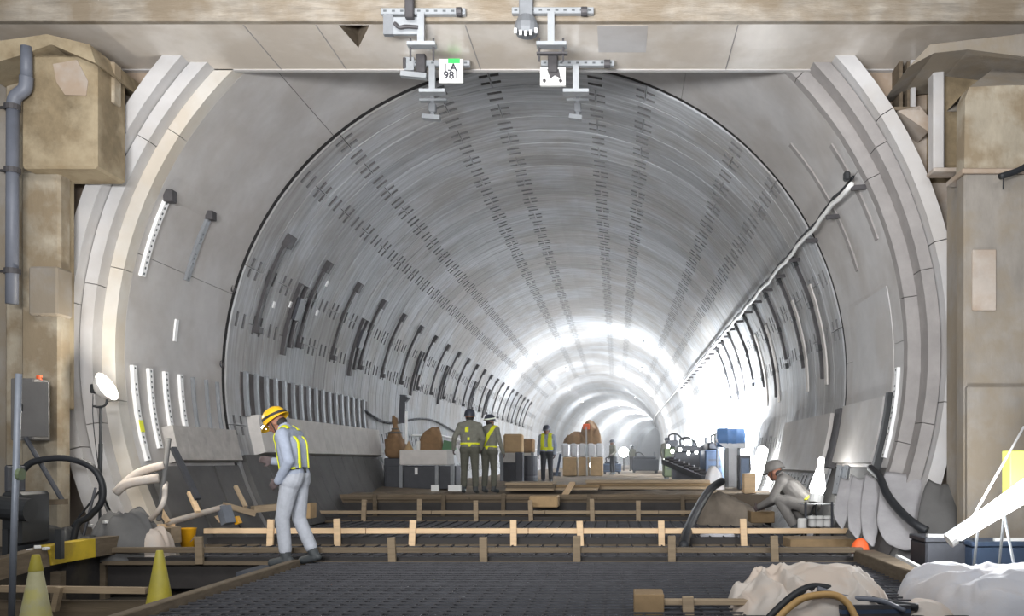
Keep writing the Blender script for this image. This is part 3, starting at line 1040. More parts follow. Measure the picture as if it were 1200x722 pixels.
# rail in the left pit
t = thing('pit_rail', 'low pale rail with one stub post down in the left pit', 'rail', (-4.6, 8.4, Z_PIT))
MB().bar(P(0, 690, 8.6), P(172, 692, 8.6), 0.06, 0.06).build('rail_board', 'timber', t)
MB().bar(P(64, 716, 8.55), P(70, 688, 8.55), 0.07, 0.05).build('post', 'timber', t)
MB().bbox((-6.3, 8.66, Z_PIT), (-3.6, 8.70, -0.2)).build('form_board', 'timber_dark', t)
for k, (px, py, D, s_) in enumerate(((232, 676, 9.0, 0.12), (240, 684, 8.9, 0.16), (222, 688, 8.8, 0.09), (206, 700, 8.0, 0.09))):
    bm = bmesh.new()
    bmesh.ops.create_icosphere(bm, subdivisions=2, radius=s_)
    for v in bm.verts:
        v.co *= 1 + 0.35 * noise.noise(v.co * 9 + Vector((k * 5, 0, 0)))
        v.co.z *= 0.6
    me = bpy.data.meshes.new('rubble_stone')
    bm.to_mesh(me); bm.free()
    me.materials.append(MATS['stone'])
    o = link('rubble_stone', me)
    p = P(px, py, D)
    o.location = (p.x, D, Z_PIT + s_ * 0.5)
    tag(o, ('largest', 'second', 'third', 'smallest')[(1, 0, 2, 3)[k]] + ' grey rubble stone in the pit beside the left deck board', 'stone', 'rubble stones in the left pit')
# cones
def cone(label, px, D, m, h=0.72):
    x = P(px, 0, D).x
    t = thing('traffic_cone', label, 'cone', (x, D, Z_PIT))
    MB().lathe([(0.0, h), (0.028, h), (0.034, h - 0.02), (0.15, 0.05), (0.16, 0.03), (0.13, 0.03)], 28, (x, D, Z_PIT)).build('body', m, t, smooth=True)
    MB().box((x, D, Z_PIT + 0.02), (0.38, 0.38, 0.04)).build('base', m, t, bevel=0.01)
    return t


c_ = cone('pale faded traffic cone with yellow tip at the lower left corner', 42, 8.1, 'cone_pale')
MB().lathe([(0.0, 0.722), (0.03, 0.722), (0.037, 0.70), (0.062, 0.58), (0.061, 0.575)], 28, (P(42, 0, 8.1).x, 8.1, Z_PIT)).build('yellow_tip', 'cone_yellow', c_, smooth=True)
cone('yellow traffic cone in the pit left of the deck board', 187, 8.3, 'cone_yellow', 0.74)
# bucket
p = Vector((P(220, 0, 11.7).x, 11.7, 0.0))
t = thing('bucket', 'small bright yellow bucket at the left end of the pale rail', 'bucket', p)
MB().lathe([(0.0, 0.0), (0.08, 0.0), (0.105, 0.26), (0.115, 0.27), (0.10, 0.27), (0.075, 0.02), (0, 0.02)], 20, p).build('body', 'bucket_yellow', t, smooth=True)
MB().tube(smooth_path([p + Vector((-0.1, 0, 0.18)), p + Vector((-0.06, -0.06, 0.10)), p + Vector((0.06, -0.06, 0.10)), p + Vector((0.1, 0, 0.18))]), 0.005, 6).build('handle', 'galv_dull', t)
# ================================================================== LEFT SIDE EQUIPMENT
t = thing('drain_pipe', 'grey vertical drain pipe with an elbow on the left pier', 'pipe', P(12, 350, 10.2))
MB().tube([P(31, 55, 10.1), P(31, 92, 10.1)], 0.062, 14).build('upper_pipe', 'pipe_grey', t, smooth=True)
MB().tube(smooth_path([P(31, 90, 10.1), P(29, 104, 10.1), P(18, 114, 10.1), P(15, 128, 10.1)]), 0.072, 14).build('elbow', 'pipe_grey', t, smooth=True)
MB().tube([P(15, 124, 10.1), P(14, 356, 10.1)], 0.066, 14).build('lower_pipe', 'pipe_grey', t, smooth=True)
for y in (126, 200, 318):
    MB().lathe([(0.068, -0.03), (0.085, -0.03), (0.085, 0.03), (0.068, 0.03)], 14, P(14.5, y, 10.1)).build('clamp', 'bracket_dark', t)
    MB().bar(P(14, y, 10.15), P(0, y, 10.5), 0.03, 0.03).build('clamp_arm', 'bracket_dark', t)
t = thing('scaffold_pole', 'thin grey upright pole at the left edge in front of the pier', 'pole', P(12, 740, 7.4))
MB().tube([P(22, 438, 7.4), P(13, 740, 7.4)], 0.026, 12).build('tube', 'pole_grey', t, smooth=True)
MB().tube([P(21.5, 556, 7.38), P(26, 556, 7.38)], 0.05, 10).build('coupler', 'machine_green', t)
t = thing('electrical_box', 'dark grey box panel mounted low on the left pier', 'box', P(36, 515, 10.0))
MB().bbox(P(12, 516, 10.05), P(59, 446, 10.35)).build('body', 'box_grey', t, bevel=0.012)
MB().bbox(P(22, 512, 10.03), P(58, 448, 10.05)).build('door', 'box_grey', t, bevel=0.004)
MB().bbox(P(25, 482, 10.01), P(27, 474, 10.03)).build('latch', 'black_plastic', t)
MB().tube([P(46, 446, 10.2), P(46, 440, 10.2)], 0.03, 8).build('cable_gland', 'orange', t)
# dark equipment heap under the box
t = thing('compressor', 'dark machine under black sheeting behind the left pole', 'machine', P(40, 640, 9.3))
MB().bbox(P(0, 640, 9.2), P(60, 575, 9.7)).build('body', 'black_plastic', t, bevel=0.03)
MB().tube([P(-10, 594, 9.15), P(36, 598, 9.15)], 0.12, 16).build('tank', 'black_plastic', t)
MB().bbox(P(5, 578, 9.3), P(30, 545, 9.6)).build('motor', 'machine_dark', t, bevel=0.02)
for px in (8, 70):
    MB().bar(P(px, 655, 9.2), P(px, 620, 9.2), 0.06, 0.06).build('leg', 'black_plastic', t)

def cloth_mesh(name, cx, cy, z0, wx, wy, h, seed, m, n=44, fold=1.0, shape=None, flat=2.2, amp=None):
    """crumpled sheet lying in a heap: a creased mound that comes down to the ground all round"""
    mb = MB()
    amp = amp if amp is not None else min(0.06, h * 0.2)
    for i in range(n + 1):
        for k in range(n + 1):
            u, v = i / n * 2 - 1, k / n * 2 - 1
            rr = min(1.0, (abs(u) ** flat + abs(v) ** flat))
            an = math.atan2(v, u)
            edge = 1 + 0.13 * noise.noise((math.cos(an) * 1.6, math.sin(an) * 1.6, seed))
            prof = (1 - rr) ** 0.62
            x, y = u * wx / 2, v * wy / 2
            q = Vector((x * 2.0 + seed * 3.1, y * 2.0, seed))
            warp = Vector((noise.noise(q * 1.1), noise.noise(q * 1.1 + Vector((7, 1, 2))), 0)) * 0.8
            cr = (1 - abs(noise.noise((q + warp) * 1.3)) * 2.4)
            cr2 = (1 - abs(noise.noise((q + warp) * 2.6 + Vector((4, 4, 1)))) * 2.4)
            big = noise.noise(q * 0.55 + Vector((2, 9, 4)))
            z = h * prof * (0.78 + 0.42 * big) + fold * amp * (0.9 * cr + 0.35 * cr2) * min(1.0, prof * 2.2)
            if shape:
                z *= shape(u, v)
            mb.v.append((cx + x * edge, cy + y * edge, z0 + max(z, 0.0)))
    for i in range(n):
        for k in range(n):
            a = i * (n + 1) + k
            mb.f.append((a, a + 1, a + n + 2, a + n + 1))
    return mb.mesh(name, m, True)


for k, (px, py) in enumerate(((36, 645), (44, 641), (54, 643), (106, 616), (124, 612), (132, 617), (127, 622))):
    D = 9.1 if k < 3 else 10.3
    tag(MB().box(P(px, py, D), (0.06, 0.05, 0.03), Matrix.Rotation(R(37 * k), 3, 'Z')).build('paper_scrap', 'sign_white', bevel=0.004),
        ORD[k] + ' small white scrap from the left edge, lying on the timber curb', 'scrap', 'white scraps along the left curb')

link('black_cover', cloth_mesh('black_cover', P(66, 0, 10.1).x, 10.1, 0.1, 0.95, 0.55, 0.36, 3.3, 'black_plastic'), bpy.data.objects['compressor'])
# flood lamp on a stand
t = thing('flood_lamp', 'white dish flood lamp on a thin black stand at the left rim', 'lamp', P(117, 610, 10.55))
Dl = 10.6
MB().tube([P(117, 612, Dl), P(118, 478, Dl)], 0.016, 10).build('pole', 'black_plastic', t)
MB().tube([P(117, 560, Dl), P(118, 520, Dl)], 0.024, 10).build('pole_sleeve', 'black_plastic', t)
for dx, dy in ((-0.3, -0.1), (0.28, -0.2), (0.05, 0.3)):
    a = P(117, 575, Dl)
    MB().tube([a, Vector((a.x + dx, Dl + dy, a.z - 0.45))], 0.012, 8).build('tripod_leg', 'black_plastic', t)
MB().tube(smooth_path([P(110, 476, Dl), P(116, 477, Dl), P(124, 474, Dl), P(126, 462, Dl)]), 0.014, 8).build('yoke', 'black_plastic', t)
MB().bbox(P(105, 461, Dl - 0.05), P(117, 451, Dl + 0.07)).build('ballast_box', 'black_plastic', t, bevel=0.01)
rot = Matrix.Rotation(R(62), 3, 'Y')
dish = MB().lathe([(0.02, -0.10), (0.07, -0.085), (0.13, -0.04), (0.17, 0.02), (0.185, 0.04), (0.175, 0.045), (0.12, -0.02), (0.03, -0.075)], 28, P(122, 455, Dl), rot)
dish.build('dish', 'dish_white', t, smooth=True)
MB().lathe([(0.0, 0.0), (0.10, 0.0), (0.12, 0.015), (0.0, 0.02)], 20, P(123, 455, Dl), rot).build('lens', 'lamp_glow', t)
MB().tube(smooth_path([P(109, 462, Dl), P(109, 490, Dl), P(113, 530, Dl), P(117, 555, Dl)]), 0.006, 6).build('lead', 'black_rubber', t)
pl_ = point_light('flood_lamp_light', P(128, 453, Dl - 0.12), 75, (1.0, 0.94, 0.84), 0.1)

# thick black hose arching in front of the lamp stand, and leaning bar
tag(MB().tube(smooth_path([P(26, 552, 9.9), P(40, 541, 9.9), P(75, 537, 9.9), P(105, 546, 9.9), P(119, 565, 9.9), P(119, 588, 9.9), P(104, 606, 9.9), P(88, 622, 9.9), (P(80, 0, 9.9).x, 9.9, Z_PIT + 0.04)]), 0.036, 10).build('black_hose', 'black_rubber', smooth=True),
    'thick black hose arching below the flood lamp on the left', 'hose')
t = thing('leaning_prop', 'dark steel prop leaning below the grey box on the left pier', 'prop', P(72, 592, 9.95))
MB().tube([P(30, 513, 9.95), P(74, 588, 9.95)], 0.026, 10).build('tube', 'machine_dark', t)
MB().bar(P(46, 589, 9.95), P(78, 588, 9.95), 0.06, 0.06).build('foot', 'timber_dark', t)
tag(MB().tube([(P(84, 0, 9.9).x, 9.8, Z_PIT), P(112, 572, 10.4)], 0.016, 8).build('steel_rod', 'machine_dark'), 'short dark rod leaning against the flood lamp stand', 'rod')

# debris pile at the left foot of the lining
t = thing('grey_tarp', 'crumpled grey tarpaulin piled at the left foot of the lining', 'tarpaulin', P(155, 620, 10.4))
link('sheet', cloth_mesh('sheet', P(150, 0, 10.5).x, 10.5, 0.0, 0.9, 0.7, 0.72, 5.2, 'cloth_grey', amp=0.1), t)
tag(link('tarp_fold', cloth_mesh('tarp_fold', P(184, 0, 10.5).x, 10.5, 0.0, 0.36, 0.45, 0.5, 8.1, 'cloth_white', amp=0.1)), 'folded pale sheet heaped at the right of the grey tarpaulin', 'sheet')
def stick(label, a, b, r, m, cat='stick', name='timber_stick', square=False, mid=None):
    mb = MB()
    if square:
        mb.bar(a, b, r * 2, r * 1.4)
    else:
        mb.tube(smooth_path([a, mid, b]) if mid is not None else [a, b], r, 8)
    return tag(mb.build(name, m, smooth=not square), label, cat)


stick('upper pale bent pipe sticking out of the left debris pile', P(140, 572, 10.5), P(192, 545, 10.7), 0.05, 'cloth_white', 'pipe', 'pale_pipe', mid=P(163, 554, 10.6))
stick('lower pale pipe end lying across the left debris pile', P(136, 577, 10.4), P(186, 560, 10.5), 0.055, 'cloth_white', 'pipe', 'pale_pipe', mid=P(150, 567, 10.4))
stick('tall thin grey pipe standing in the left debris pile', P(186, 610, 10.5), P(198, 514, 10.85), 0.03, 'cloth_grey', 'pipe', 'grey_pipe')
stick('looped white hose hanging in front of the grey tarpaulin', P(194, 566, 10.7), P(168, 618, 10.65), 0.03, 'cloth_white', 'hose', 'white_hose', mid=P(190, 592, 10.4))
stick('dark batten leaning on the rough left panel', P(203, 525, 11.6), P(232, 585, 11.3), 0.035, 'machine_dark', 'batten', 'batten', True)
stick('pale lath leaning steeply at the foot of the left lining', P(222, 577, 11.6), P(232, 600, 11.4), 0.03, 'timber_pale', 'lath', 'lath', True)
stick('thin pale lath leaning right of the steep lath', P(276, 570, 12.4), P(288, 594, 12.2), 0.025, 'timber', 'lath', 'lath', True)
stick('short pale lath leaning beside the white hose', P(187, 596, 10.9), P(197, 612, 10.9), 0.03, 'timber_pale', 'lath', 'lath', True)
stick('long pale branch-like hose lying over the curb to the pale rail', P(196, 613, 11.2), P(262, 594, 12.4), 0.04, 'cloth_white', 'hose', 'pale_hose', mid=P(228, 604, 11.8))
stick('pale plank lying behind the yellow bucket', P(222, 613, 12.6), P(256, 608, 12.9), 0.07, 'timber_pale', 'plank', 'plank', True)
stick('narrow pale plank lying right of the bucket', P(226, 607, 13.2), P(262, 606, 13.3), 0.05, 'timber_pale', 'plank', 'plank', True)
stick('grey board propped behind the left end of the pale rail', P(262, 592, 12.9), P(298, 602, 13.2), 0.06, 'timber', 'board', 'board', True)
stick('short plank leaning by the feet of the walking worker', P(296, 597, 13.6), P(328, 594, 13.9), 0.07, 'timber', 'plank', 'plank', True)
stick('white strip lying along the left curb', P(140, 621, 11.0), P(205, 617, 11.3), 0.05, 'timber_pale', 'strip', 'strip', True)
stick('bluish upright block between the bucket and the worker', P(262, 594, 12.35), P(268, 614, 12.3), 0.08, 'pole_grey', 'block', 'block', True)
tag(MB().bar(P(276, 606, 12.5), P(280, 614, 12.5), 0.12, 0.06).build('wedge', 'bucket_yellow'), 'little yellow wedge under the plank end right of the bucket', 'wedge')
tag(link('orange_rag', cloth_mesh('orange_rag', P(174, 0, 10.9).x, 10.9, 0.12, 0.16, 0.12, 0.12, 2.2, 'orange', n=14)), 'small orange rag on the left curb beside the bucket', 'rag')
tag(MB().bbox(P(357, 608, 14.8), P(371, 589, 15.1)).build('carton', 'carton', bevel=0.01), 'small brown carton on the deck right behind the walking worker', 'carton')

# ================================================================== MIDDLE DISTANCE, LEFT
def zb(p):
    return Vector((p.x, p.y, Z_BED))


t = thing('work_bench', 'white-topped low bench against the left wall behind the paired workers', 'bench', P(500, 572, 22))
MB().bbox(P(468, 545, 22.0), P(532, 528, 22.9)).build('top', 'panel_pale', t, bevel=0.02)
MB().bbox((P(452, 0, 22.1).x, 22.15, Z_BED), (P(534, 0, 22.1).x, 22.8, P(0, 546, 22.1).z)).build('cabinet', 'machine_dark', t, bevel=0.01)
for px in (470, 512, 530):
    a = P(px, 545, 21.98)
    MB().bbox((a.x - 0.04, 21.95, Z_BED), (a.x + 0.04, 22.05, a.z)).build('leg', 'galv_dull', t)
MB().bbox(P(486, 556, 22.08), P(490, 548, 22.14)).build('handle', 'white_strip', t)
t = thing('tied_sack', 'brown sack tied to a peak beside the white-topped bench', 'sack', P(463, 535, 22.6))
p = P(463, 537, 22.6)
sb = MB().lathe([(0, 0), (0.16, 0.0), (0.22, 0.06), (0.25, 0.16), (0.26, 0.28), (0.24, 0.42), (0.20, 0.52), (0.15, 0.62), (0.10, 0.70), (0.06, 0.76), (0.05, 0.80), (0.08, 0.88), (0.07, 0.98), (0.03, 1.06), (0.0, 1.07)], 28, (0, 0, 0))
sb.v = [tuple(Vector(v) * (1 + 0.22 * noise.noise(Vector(v) * 6)) + p) for v in sb.v]
sb.build('sack_body', 'sack_brown', t, smooth=True)
for z in (0.62, 0.72):
    MB().lathe([(0.17 - (z - .62), z), (0.2 - (z - .62), z + 0.02), (0.16 - (z - .62), z + 0.04)], 16, p).build('tie_band', 'cloth_grey', t)
tag(MB().bbox((p.x - 0.2, 22.3, Z_BED), (p.x + 0.24, 22.95, p.z)).build('dark_crate', 'machine_dark', bevel=0.02), 'dark crate carrying the tied brown sack', 'crate')
t = thing('horn_speaker', 'dark upright horn fixed on the left wall above the bench', 'horn', P(472, 495, 22.9))
MB().bar(P(471, 496, 22.7), P(473, 463, 22.7), 0.15, 0.15).build('body', 'machine_dark', t)
MB().prism([P(468, 463, 22.6), P(479, 466, 22.6), P(474, 472, 22.6)], (0, 0.2, 0)).build('mouth', 'machine_dark', t)
tag(MB().bar(P(476, 520, 22.4), P(476.5, 482, 22.4), 0.05, 0.05).build('white_stake', 'white_strip'), 'white stake standing behind the bench below the dark horn', 'stake')
tag(link('brown_bundle', cloth_mesh('brown_bundle', P(505, 0, 22.4).x, 22.45, P(0, 528, 22.4).z, 0.62, 0.45, 0.42, 6.0, 'sack_brown', n=34, flat=3.5, amp=0.16)), 'brown crumpled bundle on the white-topped bench', 'bundle')
tag(MB().prism([P(518, 527, 22.3), P(533, 527, 22.3), P(530, 518, 22.3), P(520, 516, 22.3)], (0, 0.3, 0)).build('green_case', 'green_plastic'), 'small green case at the right end of the bench', 'case')
tag(MB().bbox(P(488, 528, 22.2), P(495, 517, 22.5)).build('white_bottle_box', 'sign_white', bevel=0.02), 'small white box left of the brown bundle on the bench', 'box')
t = thing('paper_cone', 'small tan peaked cone on the bench beside the sack', 'cone', P(479, 528, 22.2))
MB().lathe([(0.0, 0.25), (0.13, 0.0), (0, 0)], 14, P(479, 528, 22.2)).build('shell', 'carton', t)
for k, (px, py, D, wx, hz, m_, lb) in enumerate((
        (601, 531, 29, 0.62, 0.62, 'carton', 'tan crumpled carton on the far left bench beyond the paired workers'),
        (619, 531, 31, 0.40, 0.50, 'sack_brown', 'brown sack-like box right of the tan far carton'))):
    a = P(px, py, D)
    tag(MB().bbox((a.x - wx / 2, D, a.z), (a.x + wx / 2, D + 0.5, a.z + hz)).build('carton', m_, bevel=0.05), lb, 'carton')
t = thing('far_bench', 'far bench with white boards along the left wall beyond the paired workers', 'bench', P(605, 560, 29))
MB().bbox(P(585, 542, 28.8), P(626, 531, 29.6)).build('top', 'panel_pale', t)
MB().bbox((P(588, 0, 29).x, 29.0, Z_BED), (P(626, 0, 29).x, 29.5, P(0, 542, 29).z)).build('cabinet', 'machine_dark', t)
for px in (588, 606, 624):
    a = P(px, 545, 28.8)
    MB().bbox((a.x - 0.05, 28.75, Z_BED), (a.x + 0.05, 28.82, P(0, 530, 28.8).z)).build('post', 'galv_dull', t)
tag(MB().bbox((P(604, 0, 26).x, 26.0, Z_BED), (P(613, 0, 26).x, 26.3, P(0, 530, 26).z)).build('gas_locker', 'machine_dark', bevel=0.02), 'narrow dark locker beside the far bench', 'locker')
t = thing('dark_barrel', 'dark barrel standing behind the narrow locker', 'barrel', P(620, 558, 26.5))
p = zb(P(621, 0, 26.6))
MB().lathe([(0, 0), (0.22, 0), (0.23, 0.2), (0.22, 0.25), (0.23, 0.3), (0.23, 0.6), (0.22, 0.85), (0, 0.86)], 18, p).build('body', 'machine_dark', t)
for k, (a, b) in enumerate(((505, 515), (525, 541))):
    D = 18.42
    tag(MB().bbox(P(a, 576, D), P(b, 568.5, D + 0.06)).build('white_plate', 'sign_white', bevel=0.005), ('narrower' if k == 0 else 'wider') + ' white plate standing on the far rail by the paired workers', 'plate')
# planks and timber stacks on the bed
def stack(name, label, cat, px0, px1, D0, D1, n, h, m, z0=Z_BED):
    t = thing(name, label, cat, (P((px0 + px1) / 2, 0, D0).x, D0, z0))
    x0, x1 = P(px0, 0, D0).x, P(px1, 0, D0).x
    for k in range(n):
        j = random.uniform(-0.08, 0.08)
        MB().bbox((x0 + j, D0 + random.uniform(-.03, .03), z0 + k * h + 0.005), (x1 + j, D1, z0 + (k + 1) * h)).build('plank', m if k % 2 else 'timber', t, bevel=0.006)
    return t


stack('plank_stack', 'long brown stack of planks across the tunnel bed', 'planks', 690, 836, 20.2, 21.5, 3, 0.07, 'plywood', 0.5)
stack('plank_stack', 'low pile of dark planks beside the paired workers', 'planks', 590, 646, 19.2, 20.4, 3, 0.06, 'timber_dark', 0.5)
stack('plank_stack', 'short pile of planks in front of the wrapped pallet', 'planks', 648, 700, 19.6, 20.2, 2, 0.06, 'plywood', 0.5)
tag(MB().bar(P(660, 583, 19.0), P(671, 566, 19.6), 0.12, 0.05).build('pale_plank', 'timber_pale'), 'short pale plank tilted on the bed in front of the pallet', 'plank')
tag(MB().bbox(P(620, 595, 17.6), P(656, 580, 18.2)).build('carton', 'carton', bevel=0.02), 'flat brown carton behind the third timber rail', 'carton')
# wrapped pallet
t = thing('wrapped_pallet', 'pallet of tan boxes with clear wrapped bundles in mid tunnel', 'pallet', P(684, 558, 40))
D = 40.0
for a, b in ((659.5, 677), (677.5, 691), (691.5, 707)):
    MB().bbox(P(a, 558, D), P(b, 536, D + 1.2)).build('tan_box', 'carton', t, bevel=0.03)
for k in range(5):
    a = 658 + k * 10
    MB().bbox(P(a, 536, D), P(a + 9.4, 520, D + 1.2)).build('wrapped_bundle', 'wrap_white', t, bevel=0.08)
MB().bar(P(688, 562, D - 0.1), P(687, 500, D - 0.1), 0.06, 0.05).build('strap', 'galvanised', t)
MB().bbox(P(656, 562, D - 0.1), P(709, 558, D + 1.3)).build('pallet_base', 'timber_dark', t)
link_ = cloth_mesh('brown_heap', P(674, 0, D).x, D + 0.6, P(0, 520, D).z, 1.2, 1.0, 0.5, 4.4, 'sack_brown', n=30, flat=3.5, amp=0.12)
tag(link('brown_heap', link_), 'low brown heap on top of the wrapped pallet', 'heap')
me_ = cloth_mesh('brown_sack', P(692, 0, D).x, D + 0.6, P(0, 520, D).z, 0.95, 0.9, 1.05, 9.4, 'sack_brown', n=30, flat=3.5, amp=0.16)
tag(link('brown_sack', me_), 'tall brown sack with an orange patch on the wrapped pallet', 'sack')
tag(MB().box(P(687, 500, D + 0.1), (0.3, 0.1, 0.25)).build('orange_patch', 'orange', bevel=0.03), 'small orange bag leaning on the tall brown sack', 'bag')
MB_ = MB()
t = thing('pallet_truck', 'dark pallet truck left of the wrapped pallet', 'truck', P(648, 558, 38))
MB().bar(P(652, 558, 38), P(657, 532, 38), 0.1, 0.1).build('handle_post', 'machine_blue', t)
MB().bbox(P(646, 560, 38), P(658, 553, 38.8)).build('fork_base', 'machine_dark', t)
p = P(650, 560, 38)
MB().lathe([(0, -0.05), (0.1, -0.05), (0.1, 0.05), (0, 0.05)], 14, p, Matrix.Rotation(R(90), 3, 'Y')).build('wheel', 'black_rubber', t)
# ================================================================== RIGHT SIDE AND FAR EQUIPMENT
def crate_machine(name, label, px0, px1, py_top, D, depth, m, extras=()):
    x0, x1 = P(px0, 0, D).x, P(px1, 0, D).x
    zt = P(0, py_top, D).z
    t = thing(name, label, 'machine', ((x0 + x1) / 2, D, Z_BED))
    zb_ = Z_BED + 0.12
    MB().bbox((x0, D, zb_), (x1, D + depth, zt - 0.2 * (zt - zb_))).build('housing', m, t, bevel=0.04)
    MB().bbox((x0 + 0.1, D + 0.08, zt - 0.2 * (zt - zb_)), (x1 - 0.15, D + depth - 0.08, zt)).build('top_cover', 'machine_dark', t, bevel=0.04)
    for k in range(3):
        z = zb_ + (zt - zb_) * (0.2 + 0.16 * k)
        MB().bbox((x0 + 0.1, D - 0.012, z), (x1 - 0.1, D, z + 0.05)).build('louvre', 'machine_dark', t)
    for sx in (x0 + 0.12, x1 - 0.12):
        MB().bbox((sx - 0.06, D, Z_BED - 0.03), (sx + 0.06, D + depth, zb_)).build('skid', 'black_plastic', t)
    MB().tube(smooth_path([(x0 + 0.2, D + 0.1, zt), (x0 + 0.2, D + 0.1, zt + 0.18), (x0 + 0.45, D, zt + 0.22), (x0 + 0.7, D - 0.05, zt)]), 0.03, 8).build('hose', 'black_rubber', t)
    MB().tube([(x1 - 0.25, D + 0.2, zt), (x1 - 0.25, D + 0.2, zt + 0.25)], 0.05, 10).build('exhaust', 'galv_dull', t)
    return t


crate_machine('pump_unit', 'dark pump unit with valves on the right of the bed', 790, 838, 522, 26.5, 1.4, 'machine_dark')
crate_machine('generator', 'bluish generator beside the glaring right wall', 826, 850, 518, 25.0, 1.6, 'machine_blue')
crate_machine('grout_mixer', 'greenish mixer machine deepest in the right machine row', 778, 800, 516, 32, 1.2, 'machine_green')
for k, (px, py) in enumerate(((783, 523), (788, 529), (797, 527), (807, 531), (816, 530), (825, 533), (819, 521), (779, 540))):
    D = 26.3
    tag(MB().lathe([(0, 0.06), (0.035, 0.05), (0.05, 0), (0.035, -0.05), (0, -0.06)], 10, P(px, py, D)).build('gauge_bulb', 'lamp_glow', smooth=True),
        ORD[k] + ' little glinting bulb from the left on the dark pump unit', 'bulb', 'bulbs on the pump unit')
# inclined conveyor / boom in front of the pump
t = thing('conveyor', 'long dark inclined conveyor lying in front of the pump unit', 'conveyor', P(800, 560, 24))
MB().bar(P(782, 541, 26.0), P(830, 561, 22.5), 0.35, 0.14).build('frame', 'machine_dark', t)
for k in range(8):
    u = (k + 0.5) / 8
    p = P(782, 541, 26.0).lerp(P(830, 561, 22.5), u)
    MB().tube([p + Vector((-0.12, 0.1, 0.1)), p + Vector((0.14, -0.1, 0.1))], 0.05, 8).build('roller', 'bracket_dark', t)
for px, py, D in ((790, 548, 25.4), (824, 562, 23)):
    a = P(px, py, D)
    MB().bbox((a.x - 0.05, D - 0.05, Z_BED), (a.x + 0.05, D + 0.05, a.z)).build('leg', 'machine_dark', t)
# blue drum on a white cradle
t = thing('blue_drum', 'blue plastic drum lying on a white cradle at right', 'drum', P(858, 514, 23.4))
rotx = Matrix.Rotation(R(90), 3, 'Y')
MB().lathe([(0, -0.36), (0.22, -0.36), (0.25, -0.33), (0.25, -0.12), (0.265, -0.1), (0.25, -0.08), (0.25, 0.1), (0.265, 0.12), (0.25, 0.14), (0.25, 0.33), (0.22, 0.36), (0, 0.36)], 24, P(856, 513, 23.4), rotx).build('body', 'blue_drum', t, smooth=True)
MB().lathe([(0, 0.36), (0.04, 0.36), (0.04, 0.39), (0, 0.39)], 10, P(856, 510, 23.4), rotx).build('bung', 'sign_white', t)
t = thing('white_cradle', 'white sheeted cradle under the blue drum', 'cradle', P(858, 560, 23.4))
D = 23.2
MB().prism([P(838, 516, D), P(846, 513, D), P(858, 520, D), P(874, 518, D), (P(874, 0, D).x, D, P(0, 526, D).z), P(858, 527, D), P(848, 524, D)], (0, 0.6, 0)).build('top_sheet', 'wrap_white', t)
MB().bbox((P(851, 0, D).x, D + 0.05, Z_BED), (P(867, 0, D).x, D + 0.5, P(0, 525, D).z)).build('side_sheet', 'wrap_white', t, bevel=0.03)
for px in (852, 866):
    a = P(px, 525, D)
    MB().bbox((a.x - 0.04, D, Z_BED), (a.x + 0.04, D + 0.08, a.z)).build('leg', 'galv_dull', t)
t = thing('dark_locker', 'dark upright locker right of the white cradle', 'locker', P(875, 566, 21.5))
MB().bbox((P(866, 0, 21.5).x, 21.5, Z_BED), (P(880, 0, 21.5).x, 21.9, P(0, 533, 21.5).z)).build('body', 'machine_dark', t, bevel=0.02)
MB().bbox((P(868, 0, 21.5).x, 21.48, Z_BED + 0.1), (P(878, 0, 21.5).x, 21.5, P(0, 537, 21.5).z)).build('door', 'machine_blue', t, bevel=0.01)
tag(link('pale_cloth', cloth_mesh('pale_cloth', P(838, 0, 21).x, 21.2, Z_BED, 0.5, 0.5, 0.62, 2.8, 'cloth_cool', n=24)), 'pale crumpled cloth on the bed below the white cradle', 'cloth')
tag(MB().bbox((P(872, 0, 19).x, 19, Z_BED), (P(886, 0, 19).x, 19.3, P(0, 555, 19).z)).build('cream_box', 'timber_pale', bevel=0.02), 'cream box standing behind the glowing lamp stick', 'box')

# grey covered mound with a dark pipe running down from it
tag(link('covered_mound', cloth_mesh('covered_mound', P(856, 0, 16.2).x, 16.3, 0.0, 1.25, 1.1, 0.72, 7.7, 'mud_cloth', n=34)), 'grey-brown covered mound on the deck right of the centre', 'mound')
tag(MB().tube(smooth_path([P(801, 641, 11.4), P(806, 622, 12.2), P(818, 596, 14.0), P(832, 574, 15.6), P(846, 564, 16.2)]), 0.07, 12).build('dark_pipe', 'black_rubber', smooth=True), 'thick dark pipe sloping from the covered mound over the pale rail', 'pipe')

# lamp sticks
def glow_stick(label, a, b, r0, r1, power, D):
    t = thing('lamp_stick', label, 'lamp', b)
    d = (b - a)
    MB().tube([a, a + d * 0.04, a + d * 0.3, a + d * 0.8, b], [r0 * 0.5, r0 * 0.9, r0, r1, r1 * 0.7], 14).build('glowing_tube', 'lamp_glow', t, smooth=True)
    MB().tube([b, b + d.normalized() * 0.12], r1 * 0.9, 12).build('base_cap', 'sign_white', t)
    e = b + d.normalized() * 0.1
    for ddx, ddy in ((-0.2, 0.1), (0.05, 0.15), (0, -0.22)):
        MB().tube([e, (e.x + ddx, e.y + ddy, Z_BED if D > 18.6 else Z_DECK)], 0.015, 6).build('stand_leg', 'black_plastic', t)
    m_ = (a + b) / 2
    point_light('lamp_stick_light', m_ + Vector((0.0, -0.25, 0.1)), power, (0.95, 0.98, 1.0), 0.15)
    return t


glow_stick('slanted glowing lamp stick left of the crouching worker', P(895, 524, 19.9), P(881, 575, 19.7), 0.13, 0.13, 40, 19.9)
glow_stick('leaf-shaped glowing lamp right of the crouching worker', P(963, 536, 13.4), P(957, 580, 13.3), 0.05, 0.12, 12, 13.4)

